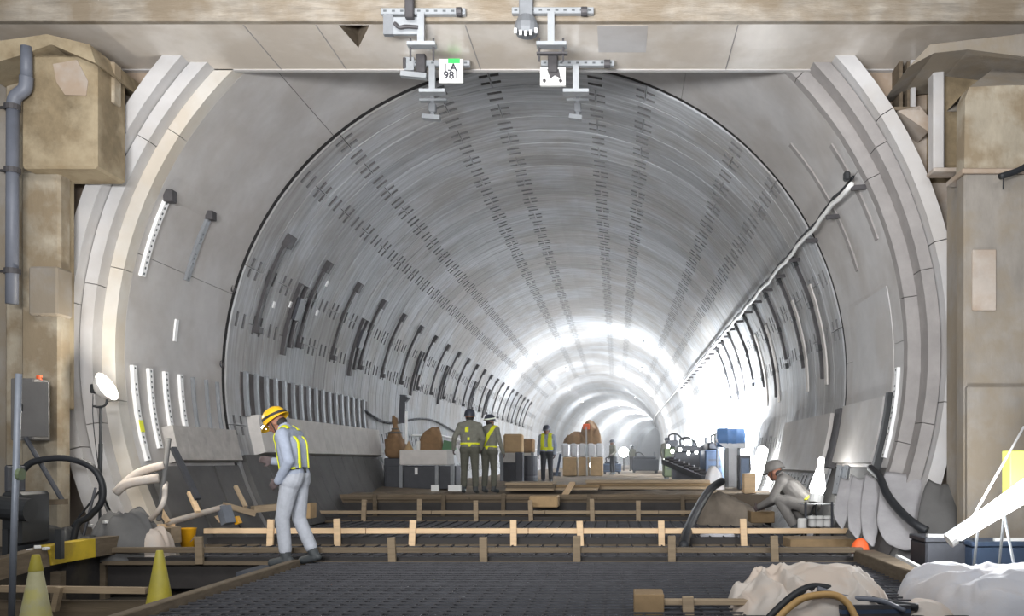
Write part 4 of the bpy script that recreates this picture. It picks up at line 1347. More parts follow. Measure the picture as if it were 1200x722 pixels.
# flood lights behind the machines, washing the right wall
for k, (D, x, z, pw) in enumerate(((24.6, 2.75, 1.75, 1900), (28.5, 2.45, 1.65, 2300), (34, 2.5, 1.6, 2300), (43, 2.4, 1.6, 2000))):
    t = thing('floodlight', ('nearest', 'second', 'third', 'farthest')[k] + ' floodlight on a stand aimed at the right tunnel wall', 'floodlight', (x, D, Z_BED))
    MB().tube([(x, D, Z_BED), (x, D, z - 0.15)], 0.025, 8).build('pole', 'black_plastic', t)
    MB().box((x, D, z), (0.12, 0.42, 0.32)).build('head', 'galv_dull', t, bevel=0.02)
    MB().box((x + 0.065, D, z), (0.012, 0.36, 0.26)).build('lens', 'flood_glow', t)
    for a in (0, 2.1, 4.2):
        MB().tube([(x, D, Z_BED + 0.35), (x + 0.3 * math.cos(a), D + 0.3 * math.sin(a), Z_BED)], 0.015, 6).build('leg', 'black_plastic', t)
    l = area_light('floodlight_beam', (x + 0.08, D, z), (x + 2, D, z + 0.1), 0.3, 0.24, pw, (0.93, 0.97, 1.0))
# distant floodlights facing the camera
for k, (px, py, D, r_, pw) in enumerate(((731, 530, 62, 0.34, 1000), (717, 532, 70, 0.2, 700), (693, 545, 50, 0.12, 150))):
    p = P(px, py, D)
    t = thing('distant_floodlight', ('large glaring round floodlight deep in the tunnel', 'smaller glaring floodlight left of the large distant one', 'low bright lamp at the floor right of the wrapped pallet')[k], 'floodlight', (p.x, D, Z_BED))
    rr = Matrix.Rotation(R(90), 3, 'X')
    MB().lathe([(0, 0.02), (r_, 0.0), (r_, -0.02), (0, -0.02)], 20, p, rr).build('lens', 'flood_glow', t)
    MB().lathe([(r_ * 1.05, 0.03), (r_ * 1.1, 0.0), (r_ * 0.7, -0.25), (0, -0.28)], 20, p + Vector((0, 0.03, 0)), rr).build('shell', 'galv_dull', t)
    MB().tube([(p.x, D + 0.1, Z_BED), (p.x, D + 0.1, p.z)], 0.04, 8).build('pole', 'black_plastic', t)
    point_light('distant_floodlight_glow', p + Vector((0, 0.0, 1.2)), pw, (0.96, 0.98, 1.0), 0.3)
# far machines silhouettes
crate_machine('far_machine', 'distant dark machine under the glaring floodlight', 741, 772, 535, 52, 2.0, 'machine_dark')
crate_machine('far_machine', 'low distant machine right of the wrapped pallet', 706, 728, 541, 46, 1.5, 'machine_blue')

# ================================================================== RIGHT FOREGROUND
# leaning grey sheets below the right lining
def leaning_sheet(label, quad, D0, D1, seed, m='sheet_grey', n=22, amp=0.05):
    """quad: pixel corners tl,tr,br,bl; top leans back to depth D1, foot at D0"""
    mb = MB()
    tl, tr, br, bl = quad
    for i in range(n + 1):
        v = i / n
        D = D1 + (D0 - D1) * v
        for k in range(n + 1):
            u = k / n
            uu = u
            u = 0.5 + (u - 0.5) * (1 - 0.55 * v ** 5) * (1 - 0.25 * (1 - v) ** 4)
            px = (tl[0] * (1 - u) + tr[0] * u) * (1 - v) + (bl[0] * (1 - u) + br[0] * u) * v
            py = (tl[1] * (1 - u) + tr[1] * u) * (1 - v) + (bl[1] * (1 - u) + br[1] * u) * v
            f = amp * (0.9 * noise.noise((u * 2.2 + seed, v * 1.6, seed)) + 0.5 * (1 - 2 * abs(noise.noise((u * 2 + v * 1.5 + seed, v * 1.2, 2.2))))) - 0.12 * (1 - (2 * uu - 1) ** 2)
            p = P(px, py, D)
            mb.v.append((p.x, p.y + f, p.z + f * 0.4))
    for i in range(n):
        for k in range(n):
            a = i * (n + 1) + k
            mb.f.append((a, a + 1, a + n + 2, a + n + 1))
    o = link('leaning_sheet', mb.mesh('leaning_sheet', m, True))
    s = o.modifiers.new('thickness', 'SOLIDIFY')
    s.thickness = 0.012
    return tag(o, label, 'sheet', 'grey sheets leaning below the right lining')


leaning_sheet('leftmost narrow grey sheet leaning below the right panel', ((984, 560), (1000, 556), (994, 622), (974, 606)), 10.7, 11.5, 1.0)
leaning_sheet('second grey sheet from the left below the right panel', ((998, 558), (1016, 558), (1010, 632), (990, 618)), 10.6, 11.5, 2.0)
leaning_sheet('third grey sheet from the left below the right panel', ((1012, 556), (1036, 560), (1030, 640), (1006, 628)), 10.5, 11.45, 3.0)
leaning_sheet('wide grey sheet leaning right of the black hose', ((1032, 556), (1088, 548), (1096, 640), (1024, 642)), 10.4, 11.3, 4.0, amp=0.09)
leaning_sheet('dark crumpled sheet at the foot of the right pier', ((1082, 560), (1128, 570), (1140, 640), (1070, 650)), 10.1, 10.9, 5.0, 'lower_grey', amp=0.10)
for k, px in enumerate((983, 991)):
    t = thing('slotted_bar', ('left' if k == 0 else 'right') + ' short slotted white bar standing behind the leaning sheets', 'bar', P(px, 575, 11.9), 'short slotted bars on the right')
    perf_strut(t, P(px - 4, 580, 11.9), P(px + 2, 546, 12.0), 0.07)
# black hose from the strip down
tag(MB().tube(smooth_path([W(107.5, 11.78, RAD - 0.12), P(1031, 560, 11.3), P(1040, 580, 10.9), P(1056, 600, 10.6), P(1072, 614, 10.3), P(1086, 622, 10.2)]), 0.05, 10).build('black_hose', 'black_rubber', smooth=True),
    'black hose dropping from the right strip over the leaning sheets', 'hose')
t = thing('small_rack', 'small dark rack with white cans behind the crouching worker', 'rack', P(962, 612, 12.6))
for x in (944, 975):
    MB().bar(P(x, 628, 12.6), P(x, 588, 12.6), 0.03, 0.03).build('leg', 'machine_dark', t)
for y in (590, 607):
    MB().bbox(P(940, y + 1.5, 12.6), P(978, y, 12.9)).build('shelf', 'machine_dark', t)
for k, (px, py) in enumerate(((940, 620), (952, 617), (961, 617), (970, 617))):
    tag(MB().lathe([(0, 0), (0.06, 0), (0.065, 0.02), (0.065, 0.13), (0.05, 0.15), (0, 0.15)], 14, P(px, py, 12.45 if k == 0 else 12.7)).build('white_can', 'sign_white', smooth=False),
        ORD[k] + ' white can from the left at the small dark rack', 'can', 'white cans at the rack')
# end blocks of the right rails, orange flag
tag(MB().bbox(P(926, 644, 11.0), P(990, 628, 11.5)).build('plywood_box', 'plywood', bevel=0.01), 'brown plywood box at the right end of the pale rail', 'box')
tag(MB().bbox(P(880, 613, 14.6), P(903, 598, 15.0)).build('plywood_box', 'plywood', bevel=0.01), 'small plywood box at the right end of the third timber rail', 'box')
tag(link('orange_rag', cloth_mesh('orange_rag', P(1008, 0, 10.2).x, 10.2, 0.10, 0.22, 0.12, 0.16, 6.2, 'orange', n=14)), 'orange rag on the right end of the nearest long rail', 'rag')
tag(link('white_sheet_scrap', cloth_mesh('white_sheet_scrap', P(842, 0, 13.6).x, 13.7, 0.0, 0.55, 0.4, 0.10, 1.2, 'cloth_cool', n=18)), 'flat white sheet scrap on the deck behind the pale rail', 'scrap')
tag(link('white_sheet_scrap', cloth_mesh('white_sheet_scrap', P(960, 0, 13.9).x, 13.9, 0.0, 0.5, 0.4, 0.14, 4.9, 'cloth_cool', n=18)), 'white sheet scrap on the deck under the small rack', 'scrap')

# white tarps in the right corner
t = thing('white_tarp', 'creased white tarpaulin heaped at the bottom, left of the two', 'tarpaulin', P(955, 722, 6.9))
link('sheet', cloth_mesh('sheet', P(952, 0, 6.9).x, 7.0, -0.03, 1.2, 1.2, 0.27, 12.4, 'cloth_white', n=100, fold=1.3, flat=3.0, amp=0.085), t)
t = thing('white_tarp', 'large white tarpaulin heap filling the bottom right corner', 'tarpaulin', P(1150, 722, 7.0))
link('sheet', cloth_mesh('sheet', P(1190, 0, 7.1).x, 7.2, -0.06, 1.55, 1.6, 0.40, 17.9, 'cloth_cool', n=100, fold=1.2, flat=3.4, amp=0.07), t)
tag(link('rag_heap', cloth_mesh('rag_heap', P(1085, 0, 6.7).x, 6.7, -0.06, 0.4, 0.4, 0.22, 21.0, 'cloth_white', n=40)), 'small pale rag heap between the two white tarpaulins', 'rag')
tag(MB().tube(smooth_path([P(896, 730, 6.45), P(918, 708, 6.5), P(940, 692, 6.55), P(962, 688, 6.6), P(1000, 698, 6.6), P(1040, 707, 6.6), P(1075, 712, 6.6)]), 0.03, 10).build('black_hose', 'black_rubber', smooth=True), 'black hose looping over the left white tarpaulin', 'hose')
tag(MB().tube(smooth_path([P(905, 732, 6.35), P(925, 712, 6.4), P(945, 700, 6.42), P(975, 697, 6.42), P(992, 706, 6.4), P(1004, 726, 6.35)]), 0.026, 10).build('tan_hose', 'tan_hose', smooth=True), 'tan hose looping in front of the black hose on the tarpaulin', 'hose')
tag(MB().tube(smooth_path([P(958, 690, 6.5), P(990, 700, 6.5), P(1030, 704, 6.5), P(1060, 716, 6.5)]), 0.02, 8).build('grey_cable', 'pipe_grey', smooth=True), 'grey cable beside the black hose loop on the tarpaulin', 'cable')
t = thing('steel_sections', 'small stack of dark steel sections under the hose loop', 'steel', P(1010, 722, 6.5))
for k in range(4):
    MB().bar(P(985, 712 + 5 * k, 6.4), P(1065, 711 + 5 * k, 6.55), 0.05, 0.03).build('section', 'machine_blue' if k % 2 else 'rebar', t)

# glaring lamp at the right edge
a, b = P(1118, 630, 8.3), P(1225, 560, 8.3)
t = thing('work_light', 'glaring white work light lying tilted at the right edge', 'lamp', a)
d = b - a
MB().tube([a, a + d * 0.04, a + d * 0.5, b], [0.03, 0.06, 0.085, 0.11], 16).build('glowing_tube', 'lamp_glow', t, smooth=True)
MB().tube([a - d * 0.06, a], 0.07, 12).build('end_cap', 'sign_white', t)
up = Vector((0, 0.16, 0))
MB().bar(a + up, b + up, 0.16, 0.03).build('reflector', 'galvanised', t)
for ddx, dd in ((0.12, 0.3), (0.55, -0.25), (0.6, 0.3)):
    q = a + d * (0.2 + ddx * 0.6)
    MB().tube([q, (q.x + 0.05, q.y + dd, -0.06)], 0.014, 6).build('stand_leg', 'galvanised', t)
point_light('work_light_glow', (a + b) / 2 + Vector((-0.25, -0.05, 0.15)), 110, (0.95, 0.97, 1.0), 0.15)
stick('thin white rod slanting up at the right edge', P(1140, 606, 8.6), P(1200, 500, 8.7), 0.012, 'white_strip', 'rod', 'white_rod')
tag(MB().bbox(P(1184, 582, 8.9), P(1215, 528, 9.1)).build('yellow_board', 'lime_board', bevel=0.01), 'yellow-green board behind the glaring light at the right edge', 'board')
for k, (x0, y0, x1, y1, D, m_, lb) in enumerate((
        (1085, 650, 1140, 622, 9.2, 'machine_dark', 'dark crate at the foot of the right pier'),
        (1140, 655, 1210, 628, 9.0, 'machine_blue', 'bluish dark case behind the large white tarpaulin'))):
    t = thing('equipment_case', lb, 'case', P(x0, y1, D))
    MB().bbox((P(x0, 0, D).x, D, -0.06), (P(x1, 0, D).x, D + 0.5, P(0, y0 - 14, D).z)).build('body', m_, t, bevel=0.02)
    MB().bbox((P(x0, 0, D).x - 0.01, D - 0.01, P(0, y0 - 14, D).z), (P(x1, 0, D).x + 0.01, D + 0.51, P(0, y0 - 20, D).z)).build('lid', m_, t, bevel=0.01)
stick('white batten lying on the dark crate by the glaring light', P(1086, 628.5, 9.3), P(1124, 628.5, 9.3), 0.03, 'sign_white', 'batten', 'batten', True)
stick('white batten at the far right under the light', P(1165, 633, 9.1), P(1206, 633, 9.1), 0.03, 'sign_white', 'batten', 'batten', True)
stick('bright lath along the right timber baulk', P(1052, 652, 8.6), P(1084, 668, 8.0), 0.02, 'sign_white', 'lath', 'lath', True)
t = thing('cable_end', 'black cable end sticking out from the right pier', 'cable', P(1172, 205, 9.9))
MB().tube(smooth_path([P(1215, 186, 9.9), P(1195, 199, 9.85), P(1172, 207, 9.8)]), 0.035, 10).build('cable', 'black_rubber', t, smooth=True)
MB().tube([P(1176, 208, 9.8), P(1175.5, 222, 9.8)], 0.008, 6).build('tail', 'black_rubber', t)
# ================================================================== PEOPLE
def sphere_cap(mb, p, q, r1, r2, n=14):
    p, q = Vector(p), Vector(q)
    d = q - p
    L = d.length
    rot = d.to_track_quat('Z', 'Y').to_matrix() if L > 1e-6 else Matrix.Identity(3)
    prof = []
    for i in range(6):
        a = -math.pi / 2 + (math.pi / 2) * i / 5
        prof.append((r1 * math.cos(a), r1 * math.sin(a)))
    for i in range(6):
        a = (math.pi / 2) * i / 5
        prof.append((r2 * math.cos(a), L + r2 * math.sin(a)))
    mb.lathe(prof, n, p, rot)


def ellip(mb, c, rad, rot=None, n=16):
    prof = [(math.cos(-math.pi / 2 + math.pi * i / 10), math.sin(-math.pi / 2 + math.pi * i / 10)) for i in range(11)]
    S = Matrix.Diagonal(rad)
    mb.lathe(prof, n, c, (rot @ S) if rot is not None else S)


def person(label, loc, rotz, J, look, mats, voxel=0.010, helmet='helmet_dark', scale=1.0, vest=None, face=True, lamp=False, stripe=None):
    root = thing('person', label, 'person', loc)
    root.rotation_euler = (0, 0, R(rotz))
    root.scale = (scale,) * 3
    prims = []          # (kind, a, b, r1, r2, region)

    def cap(a, b, r1, r2, reg):
        prims.append(('c', Vector(a), Vector(b), r1, r2, reg))

    def ell(c, rad, reg, rot=None):
        prims.append(('e', Vector(c), rad, rot, 0, reg))
    V3 = Vector
    pel, che, nek, hed = V3(J['pelvis']), V3(J['chest']), V3(J['neck']), V3(J['head'])
    X = V3((1, 0, 0))
    # torso: wide, flattened front to back
    for sx in (-1, 1):
        cap(pel + X * 0.075 * sx, che + X * 0.085 * sx, 0.105, 0.118, 'torso')
        cap(che + X * 0.085 * sx, nek + X * 0.10 * sx + V3((0, 0, -0.09)), 0.118, 0.085, 'torso')
    cap(pel, nek + V3((0, 0, -0.08)), 0.115, 0.10, 'torso')
    cap(V3(J['lsh']), V3(J['rsh']), 0.074, 0.074, 'torso')
    cap(V3(J['lsh']), nek + V3((0, 0, 0.01)), 0.065, 0.055, 'torso')
    cap(V3(J['rsh']), nek + V3((0, 0, 0.01)), 0.065, 0.055, 'torso')
    cap(nek + V3((0, 0, -0.04)), nek + (hed - nek) * 0.45, 0.066, 0.062, 'torso')     # collar
    cap(nek, hed, 0.056, 0.054, 'skin')
    # head frame
    yaw, pitch = look
    HR = Euler((R(pitch), 0, R(yaw))).to_matrix()
    H = lambda x, y, z: hed + HR @ V3((x, y, z))
    ell(hed, (0.076, 0.095, 0.112), 'skin', HR)
    ell(H(0, 0.028, -0.068), (0.056, 0.066, 0.052), 'skin', HR)      # jaw
    cap(H(0, 0.092, 0.0), H(0, 0.108, -0.028), 0.010, 0.015, 'skin')    # nose
    cap(H(-0.035, 0.084, 0.022), H(0.035, 0.084, 0.022), 0.013, 0.013, 'skin')  # brow
    cap(H(-0.02, 0.088, -0.058), H(0.02, 0.088, -0.058), 0.011, 0.011, 'skin')  # mouth
    ell(H(0, 0.08, -0.092), (0.022, 0.02, 0.018), 'skin', HR)          # chin
    for sx in (-1, 1):
        ell(H(0.078 * sx, 0.0, -0.012), (0.012, 0.022, 0.034), 'skin', HR)
    ell(H(0, -0.03, -0.035), (0.072, 0.07, 0.06), 'hair', HR)
    for s, sx in (('l', -1), ('r', 1)):
        sh, el, wr = V3(J[s + 'sh']), V3(J[s + 'el']), V3(J[s + 'wr'])
        cap(sh, el, 0.066, 0.054, 'sleeve')
        cap(el, wr, 0.053, 0.043, 'sleeve')
        fd = (wr - el).normalized()
        hd = V3(J.get(s + 'hd', tuple(wr + fd)))
        if s + 'hd' in J:
            fd = (hd - wr).normalized()
        nrm = fd.cross(V3((0, 0, 1)) if abs(fd.z) < 0.8 else V3((sx, 0, 0)).cross(fd)).normalized()
        side = nrm.cross(fd).normalized()     # across the palm
        # orient so that "side" points forward-ish (thumb side)
        if side.y < 0:
            side = -side
        curl = (V3((-sx, 0, 0)) - fd * V3((-sx, 0, 0)).dot(fd))
        curl = curl.normalized() if curl.length > 0.05 else nrm
        side = fd.cross(curl).normalized()
        if side.y < 0:
            side = -side
        cap(wr, wr + fd * 0.03, 0.034, 0.032, 'glove')
        for k, off in enumerate((-0.028, -0.010, 0.009, 0.027)):
            cap(wr + fd * 0.02 + side * off * 0.7, wr + fd * 0.088 + side * off, 0.019, 0.015, 'glove')
            L = (0.030, 0.038, 0.042, 0.037)[k]
            a = wr + fd * 0.088 + side * off * 1.08
            b = a + (fd * 0.92 + curl * 0.4).normalized() * L
            c = b + (fd * 0.6 + curl * 0.8).normalized() * L * 0.75
            cap(a, b, 0.0115, 0.0105, 'glove')
            cap(b, c, 0.0105, 0.009, 'glove')
        a = wr + fd * 0.035 + side * 0.026
        b = a + (fd * 0.6 + side * 0.8 + curl * 0.3).normalized() * 0.04
        c = b + (fd * 0.85 + side * 0.25 + curl * 0.4).normalized() * 0.03
        cap(a, b, 0.015, 0.0125, 'glove')
        cap(b, c, 0.0125, 0.010, 'glove')
        hp, kn, an, to = V3(J[s + 'hip']), V3(J[s + 'kn']), V3(J[s + 'an']), V3(J[s + 'to'])
        cap(hp + V3((0, 0, 0.02)), kn, 0.105, 0.074, 'leg')
        cap(kn, an + (kn - an) * 0.22, 0.074, 0.066, 'leg')
        cap(an + (kn - an) * 0.3, an, 0.062, 0.052, 'boot')
        cap(an + V3((0, 0, -0.025)), to, 0.05, 0.042, 'boot')
        cap(an + (an - to).normalized() * 0.05 + V3((0, 0, -0.045)), an, 0.036, 0.045, 'boot')
        cap(pel + X * 0.07 * sx, hp, 0.125, 0.118, 'leg')
    mb = MB()
    for pr_ in prims:
        if pr_[0] == 'c':
            sphere_cap(mb, pr_[1], pr_[2], pr_[3], pr_[4])
        else:
            ellip(mb, pr_[1], pr_[2], pr_[3])
    me = bpy.data.meshes.new('raw')
    me.from_pydata(mb.v, [], mb.f)
    tmp = bpy.data.objects.new('raw', me)
    col.objects.link(tmp)
    rm = tmp.modifiers.new('r', 'REMESH')
    rm.mode = 'VOXEL'
    rm.voxel_size = voxel
    sm = tmp.modifiers.new('s', 'SMOOTH')
    sm.iterations = 2
    sm.factor = 0.5
    dg = bpy.context.evaluated_depsgraph_get()
    body = bpy.data.meshes.new_from_object(tmp.evaluated_get(dg))
    bpy.data.objects.remove(tmp)
    body.name = 'body'
    # region of every face = nearest primitive
    nf = len(body.polygons)
    cen = np.empty(nf * 3); body.polygons.foreach_get('center', cen); cen = cen.reshape(-1, 3)
    best = np.full(nf, 1e9); who = np.zeros(nf, int)
    for i, pr_ in enumerate(prims):
        if pr_[0] == 'c':
            a, b = np.array(pr_[1]), np.array(pr_[2])
            ab = b - a
            tt = np.clip(((cen - a) @ ab) / max(ab @ ab, 1e-9), 0, 1)
            dist = np.linalg.norm(cen - (a + tt[:, None] * ab), axis=1) - (pr_[3] + (pr_[4] - pr_[3]) * tt)
        else:
            rt = np.array(pr_[3]) if pr_[3] is not None else np.eye(3)
            loc_ = (cen - np.array(pr_[1])) @ rt
            rad = np.array(pr_[2])
            dist = (np.linalg.norm(loc_ / rad, axis=1) - 1) * rad.min()
        upd = dist < best
        best[upd] = dist[upd]; who[upd] = i
    regs = [p_[5] for p_ in prims]
    order = ['torso', 'sleeve', 'leg', 'boot', 'skin', 'glove', 'hair']
    mname = {'torso': mats[0], 'sleeve': mats[0], 'leg': mats[1], 'boot': 'boot', 'skin': 'skin', 'glove': 'glove', 'hair': 'hair_black'}
    body.materials.clear()
    for r_ in order:
        body.materials.append(MATS[mname[r_]])
    ridx = np.array([order.index(regs[i]) for i in range(len(prims))])[who]
    # trousers start below the belt line
    axis = np.array((nek - pel).normalized()); Lt = (nek - pel).length
    sp = ((cen - np.array(pel)) @ axis) / Lt
    ridx = np.where((ridx == 0) & (sp < 0.02), 2, ridx)
    ridx = np.where((ridx == 2) & (sp > 0.02) & (np.linalg.norm(cen - np.array(pel), axis=1) < 0.3), 0, ridx)
    body.polygons.foreach_set('material_index', ridx.astype(np.int32))
    body.polygons.foreach_set('use_smooth', np.ones(nf, bool))
    bo = bpy.data.objects.new('body', body)
    col.objects.link(bo)
    bo.parent = root

    def add(o):
        o.parent = root
        o.matrix_parent_inverse = Matrix.Identity(4)
        return o

    nv = len(body.vertices)
    vn = np.empty(nv * 3); body.vertices.foreach_get('normal', vn); vn = vn.reshape(-1, 3)
    vc = np.empty(nv * 3); body.vertices.foreach_get('co', vc); vc = vc.reshape(-1, 3)

    def shell(name, mask, off, m):
        ids = np.nonzero(mask)[0]
        if len(ids) == 0:
            return None
        used, faces = {}, []
        for fi in ids:
            f = []
            for v in body.polygons[fi].vertices:
                if v not in used:
                    used[v] = len(used)
                f.append(used[v])
            faces.append(f)
        vv = [tuple(vc[v] + vn[v] * off) for v in used]
        me = bpy.data.meshes.new(name)
        me.from_pydata(vv, [], faces)
        me.materials.append(MATS[m])
        for p_ in me.polygons:
            p_.use_smooth = True
        o = bpy.data.objects.new(name, me)
        col.objects.link(o)
        s = o.modifiers.new('thickness', 'SOLIDIFY')
        s.thickness = 0.008
        s.offset = -1
        return add(o)
    tor = (ridx == 0) & np.array([regs[i] == 'torso' for i in who])
    if vest:
        for nm, fn, m_ in vest:
            shell(nm, tor & fn(cen, sp), 0.012, m_)
    # helmet
    hp_ = MB()
    prof = [(0.128, 0.012), (0.126, 0.03), (0.121, 0.065), (0.104, 0.105), (0.07, 0.134), (0.03, 0.146), (0.0, 0.148)]
    S = HR @ Matrix.Diagonal((0.92, 1.08, 1.0))
    hp_.lathe(prof + [(0.0, 0.14), (0.066, 0.126), (0.098, 0.1), (0.115, 0.06), (0.12, 0.012), (0.128, 0.012)], 24, H(0, -0.008, 0.012), S)
    hel = add(hp_.build('helmet', helmet, None, True))
    br = MB()
    n = 24
    for k in range(n):
        an = 2 * math.pi * k / n
        ext = 0.012 + 0.045 * max(0, math.sin(an)) ** 1.5
        for rr, zz in ((0.122, 0.014), (0.128 + ext, 0.004 - 0.2 * ext), (0.128 + ext, -0.002 - 0.2 * ext), (0.122, 0.006)):
            br.v.append(tuple(H(0, -0.008, 0.012) + S @ V3((rr * math.cos(an), rr * math.sin(an), zz))))
    for k in range(n):
        k2 = (k + 1) % n
        for j in range(4):
            j2 = (j + 1) % 4
            br.f.append((k * 4 + j, k * 4 + j2, k2 * 4 + j2, k2 * 4 + j))
    brim = br.build('brim', helmet, None)
    brim.parent = hel
    brim.matrix_parent_inverse = Matrix.Identity(4)

    def under_helmet(o):
        o.parent = hel
        o.matrix_parent_inverse = Matrix.Identity(4)
    if stripe:
        st = MB().lathe([(0.1275, 0.034), (0.1315, 0.034), (0.1275, 0.062), (0.124, 0.062)], 24, H(0, -0.008, 0.012), HR @ Euler((R(10), 0, 0)).to_matrix() @ Matrix.Diagonal((0.93, 1.09, 1)))
        under_helmet(st.build('stripe', stripe, None))
    if lamp:
        lm = MB().box(H(0, 0.148, 0.035), (0.05, 0.035, 0.045), HR)
        under_helmet(lm.build('headlamp', 'lamp_glow', None, bevel=0.008))
    cs = MB().tube(smooth_path([H(-0.082, 0.02, 0.03), H(-0.078, 0.03, -0.04), H(-0.04, 0.06, -0.108), H(0, 0.07, -0.118), H(0.04, 0.06, -0.108), H(0.078, 0.03, -0.04), H(0.082, 0.02, 0.03)]), 0.006, 6)
    under_helmet(cs.build('chin_strap', 'strap_black', None))
    if face:
        for sx in (-1, 1):
            e = MB()
            ellip(e, H(0.031 * sx, 0.083, 0.004), (0.012, 0.008, 0.008), HR, 10)
            eo = add(e.build('eye', 'eye_white', None, True))
            e2 = MB()
            ellip(e2, H(0.031 * sx, 0.0895, 0.003), (0.005, 0.004, 0.005), HR, 8)
            pu = e2.build('pupil', 'hair_black', None, True)
            pu.parent = eo
            pu.matrix_parent_inverse = Matrix.Identity(4)
    return root


def stand(**kw):
    J = dict(pelvis=(0, 0, 0.95), chest=(0, 0.01, 1.27), neck=(0, 0.0, 1.46), head=(0, 0.035, 1.585),
             lsh=(-0.185, 0, 1.40), rsh=(0.185, 0, 1.40), lel=(-0.25, -0.03, 1.12), rel=(0.25, -0.03, 1.12),
             lwr=(-0.25, 0.06, 0.88), rwr=(0.25, 0.06, 0.88),
             lhip=(-0.095, 0, 0.90), rhip=(0.095, 0, 0.90), lkn=(-0.11, 0.02, 0.49), rkn=(0.11, 0.02, 0.49),
             lan=(-0.12, -0.02, 0.095), ran=(0.12, -0.02, 0.095), lto=(-0.14, 0.13, 0.042), rto=(0.14, 0.13, 0.042))
    J.update(kw)
    return J


belt = lambda c, s: (s > 0.03) & (s < 0.14)
# walking worker, bowed head, facing left
J1 = stand(pelvis=(0, 0, 0.95), chest=(0, 0.035, 1.26), neck=(0, 0.085, 1.43), head=(0, 0.205, 1.515),
           lsh=(-0.185, 0.05, 1.37), rsh=(0.185, 0.07, 1.37), lel=(-0.265, -0.06, 1.10), lwr=(-0.21, 0.08, 0.90), lhd=(-0.19, 0.16, 0.84),
           rel=(0.24, 0.08, 1.09), rwr=(0.13, 0.30, 1.10), rhd=(0.08, 0.40, 1.12),
           lkn=(-0.10, 0.09, 0.50), lan=(-0.10, 0.05, 0.095), lto=(-0.11, 0.20, 0.042),
           rkn=(0.11, 0.01, 0.49), ran=(0.11, -0.16, 0.11), rto=(0.12, -0.02, 0.045))
person('worker in grey with yellow helmet walking along the left deck edge, head bowed', (-3.52, 9.8, 0.0), 84, J1, (0, -38),
       ('uniform_grey', 'trouser_grey'), 0.0085, 'helmet_yellow', 1.04,
       [('harness_strap', lambda c, s: (np.abs(np.abs(c[:, 0]) - 0.115) < 0.03) & (s > 0.14) & (c[:, 1] > 0.02), 'vest_yellow'),
        ('back_strap', lambda c, s: (np.abs(np.abs(c[:, 0]) - 0.10) < 0.018) & (s > 0.14) & (c[:, 1] < -0.03), 'vest_yellow'),
        ('waist_belt', belt, 'strap_black'),
        ('belt_patch', lambda c, s: (s > 0.02) & (s < 0.16) & (np.abs(c[:, 1] + 0.02) < 0.05), 'vest_yellow'),
        ('reflective_patch', lambda c, s: (np.abs(np.abs(c[:, 0]) - 0.115) < 0.03) & (s > 0.45) & (s < 0.62) & (c[:, 1] > 0.05), 'reflective')],
       lamp=True, stripe='strap_black')
# paired workers seen from behind
J2 = stand(lel=(-0.31, -0.05, 1.14), lwr=(-0.33, 0.06, 0.93), rel=(0.27, -0.03, 1.13), rwr=(0.22, 0.12, 0.93), head=(0.0, 0.04, 1.59))
person('left of the paired workers, olive jacket, dark helmet, yellow belt, seen from behind', (P(550, 0, 18.9).x, 18.95, Z_BED), 6, J2, (8, 0),
       ('uniform_olive', 'trouser_olive'), 0.012, 'helmet_dark', 1.03,
       [('reflective_belt', lambda c, s: (s > 0.02) & (s < 0.20), 'vest_yellow'),
        ('back_tab', lambda c, s: (np.abs(c[:, 0] + 0.05) < 0.035) & (s > 0.62) & (s < 0.82) & (c[:, 1] < 0), 'vest_yellow'),
        ('back_tab', lambda c, s: (np.abs(c[:, 0] + 0.02) < 0.025) & (s > 0.30) & (s < 0.40) & (c[:, 1] < 0), 'vest_yellow')])
J3 = stand(rel=(0.28, -0.02, 1.12), rwr=(0.29, 0.10, 0.90), lel=(-0.24, 0.02, 1.12), lwr=(-0.18, 0.18, 0.95))
person('right of the paired workers, broad yellow diagonal sash across the back', (P(573, 0, 19.3).x, 19.35, Z_BED), -22, J3, (-20, 0),
       ('uniform_olive', 'trouser_olive'), 0.012, 'helmet_dark', 0.98,
       [('diagonal_sash', lambda c, s: (np.abs((c[:, 0] - 0.12) * 1.0 - (s - 0.9) * 0.30) < 0.05) & (s > 0.1), 'vest_yellow'),
        ('reflective_belt', lambda c, s: (s > 0.02) & (s < 0.17), 'vest_yellow')], stripe='reflective')
J4 = stand()
person('worker in a yellow vest standing alone beyond the pair, beside the pallet', (P(641, 0, 27).x, 27, Z_BED), 170, J4, (0, -5),
       ('uniform_grey', 'trouser_dark'), 0.014, 'helmet_dark', 1.02,
       [('safety_vest', lambda c, s: (np.abs(np.abs(c[:, 0]) - 0.11) < 0.055) & (s > 0.2), 'vest_yellow'),
        ('vest_band', lambda c, s: (s > 0.04) & (s < 0.26), 'vest_yellow')])
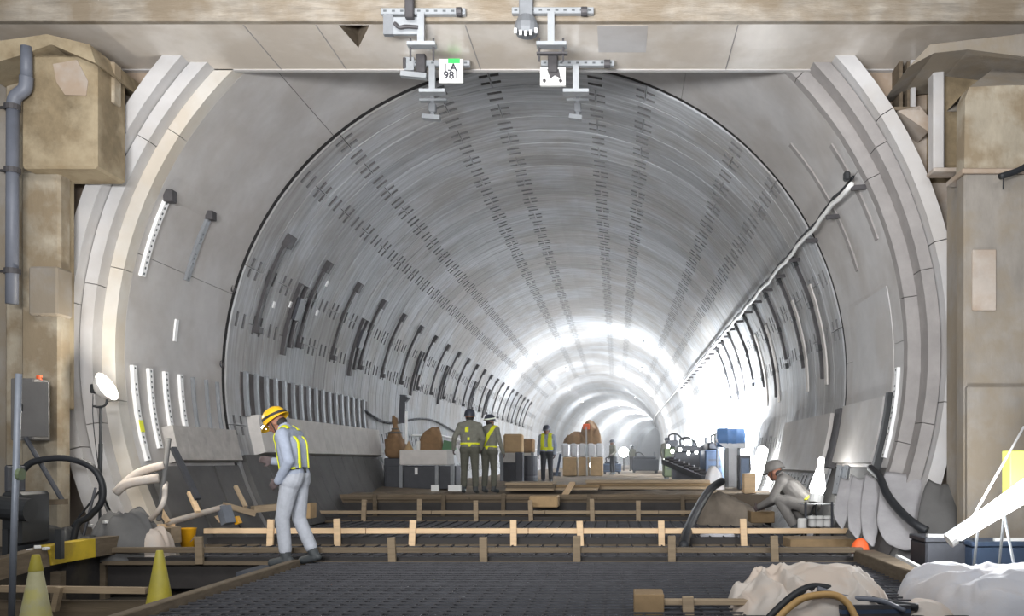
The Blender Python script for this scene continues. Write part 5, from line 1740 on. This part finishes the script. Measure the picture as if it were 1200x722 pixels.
# crouching worker at the right
J6 = stand(pelvis=(0, -0.16, 0.42), chest=(0, 0.10, 0.66), neck=(0, 0.22, 0.80), head=(0, 0.34, 0.88),
           lsh=(-0.185, 0.19, 0.75), rsh=(0.185, 0.19, 0.75), lel=(-0.26, 0.30, 0.50), rel=(0.26, 0.32, 0.50), lwr=(-0.16, 0.50, 0.40), rwr=(0.16, 0.52, 0.40),
           lhip=(-0.10, -0.14, 0.40), rhip=(0.10, -0.14, 0.40), lkn=(-0.20, 0.22, 0.50), rkn=(0.20, 0.18, 0.46),
           lan=(-0.16, -0.02, 0.095), ran=(0.16, -0.06, 0.095), lto=(-0.18, 0.13, 0.042), rto=(0.18, 0.09, 0.042))
person('worker in grey crouching between the two glowing lamps at right', (P(936, 0, 13.7).x, 13.7, 0.0), 62, J6, (0, -20),
       ('uniform_greybrown', 'uniform_greybrown'), 0.011, 'uniform_greybrown', 1.12,
       [('yellow_band', lambda c, s: (s > 0.02) & (s < 0.16), 'vest_yellow')])
# distant figures
for k, (px, D, lb, rz) in enumerate(((718, 44, 'small distant figure beside the glaring far floodlight', 120), (781, 40, 'distant worker standing left of the pump unit', 200), (741, 60, 'tiny far figure in front of the grey bulkhead', 30))):
    person(lb, (P(px, 0, D).x, D, Z_BED), rz, stand(lwr=(-0.28, 0.2, 1.0), lel=(-0.28, 0.0, 1.12)), (0, 0), ('uniform_olive', 'trouser_dark'), 0.02, 'helmet_dark', 1.0, None, face=False)
# ================================================================== HAZE in the lit tunnel
mb = MB()
ds = [16.0 + 4 * k for k in range(36)]
n = 28
for d in ds:
    for k in range(n):
        mb.v.append(tuple(W(360 * k / n, d, 4.7)))
for i in range(len(ds) - 1):
    for k in range(n):
        k2 = (k + 1) % n
        mb.f.append((i * n + k, i * n + k2, (i + 1) * n + k2, (i + 1) * n + k))
mb.f.append(tuple(range(n)))
mb.f.append(tuple((len(ds) - 1) * n + k for k in reversed(range(n))))
m = bpy.data.materials.new('haze')
m.use_nodes = True
nt = m.node_tree
nt.nodes.remove(nt.nodes['Principled BSDF'])
vs_ = nt.nodes.new('ShaderNodeVolumeScatter')
vs_.inputs['Color'].default_value = (0.93, 0.96, 1.0, 1)
vs_.inputs['Density'].default_value = 0.006
vs_.inputs['Anisotropy'].default_value = 0.3
nt.links.new(vs_.outputs[0], nt.nodes['Material Output'].inputs['Volume'])
MATS['haze'] = m
o = mb.build('haze', 'haze')
o['kind'] = 'stuff'
o['label'] = 'thin pale dust haze hanging in the lit tunnel'
o['category'] = 'haze'
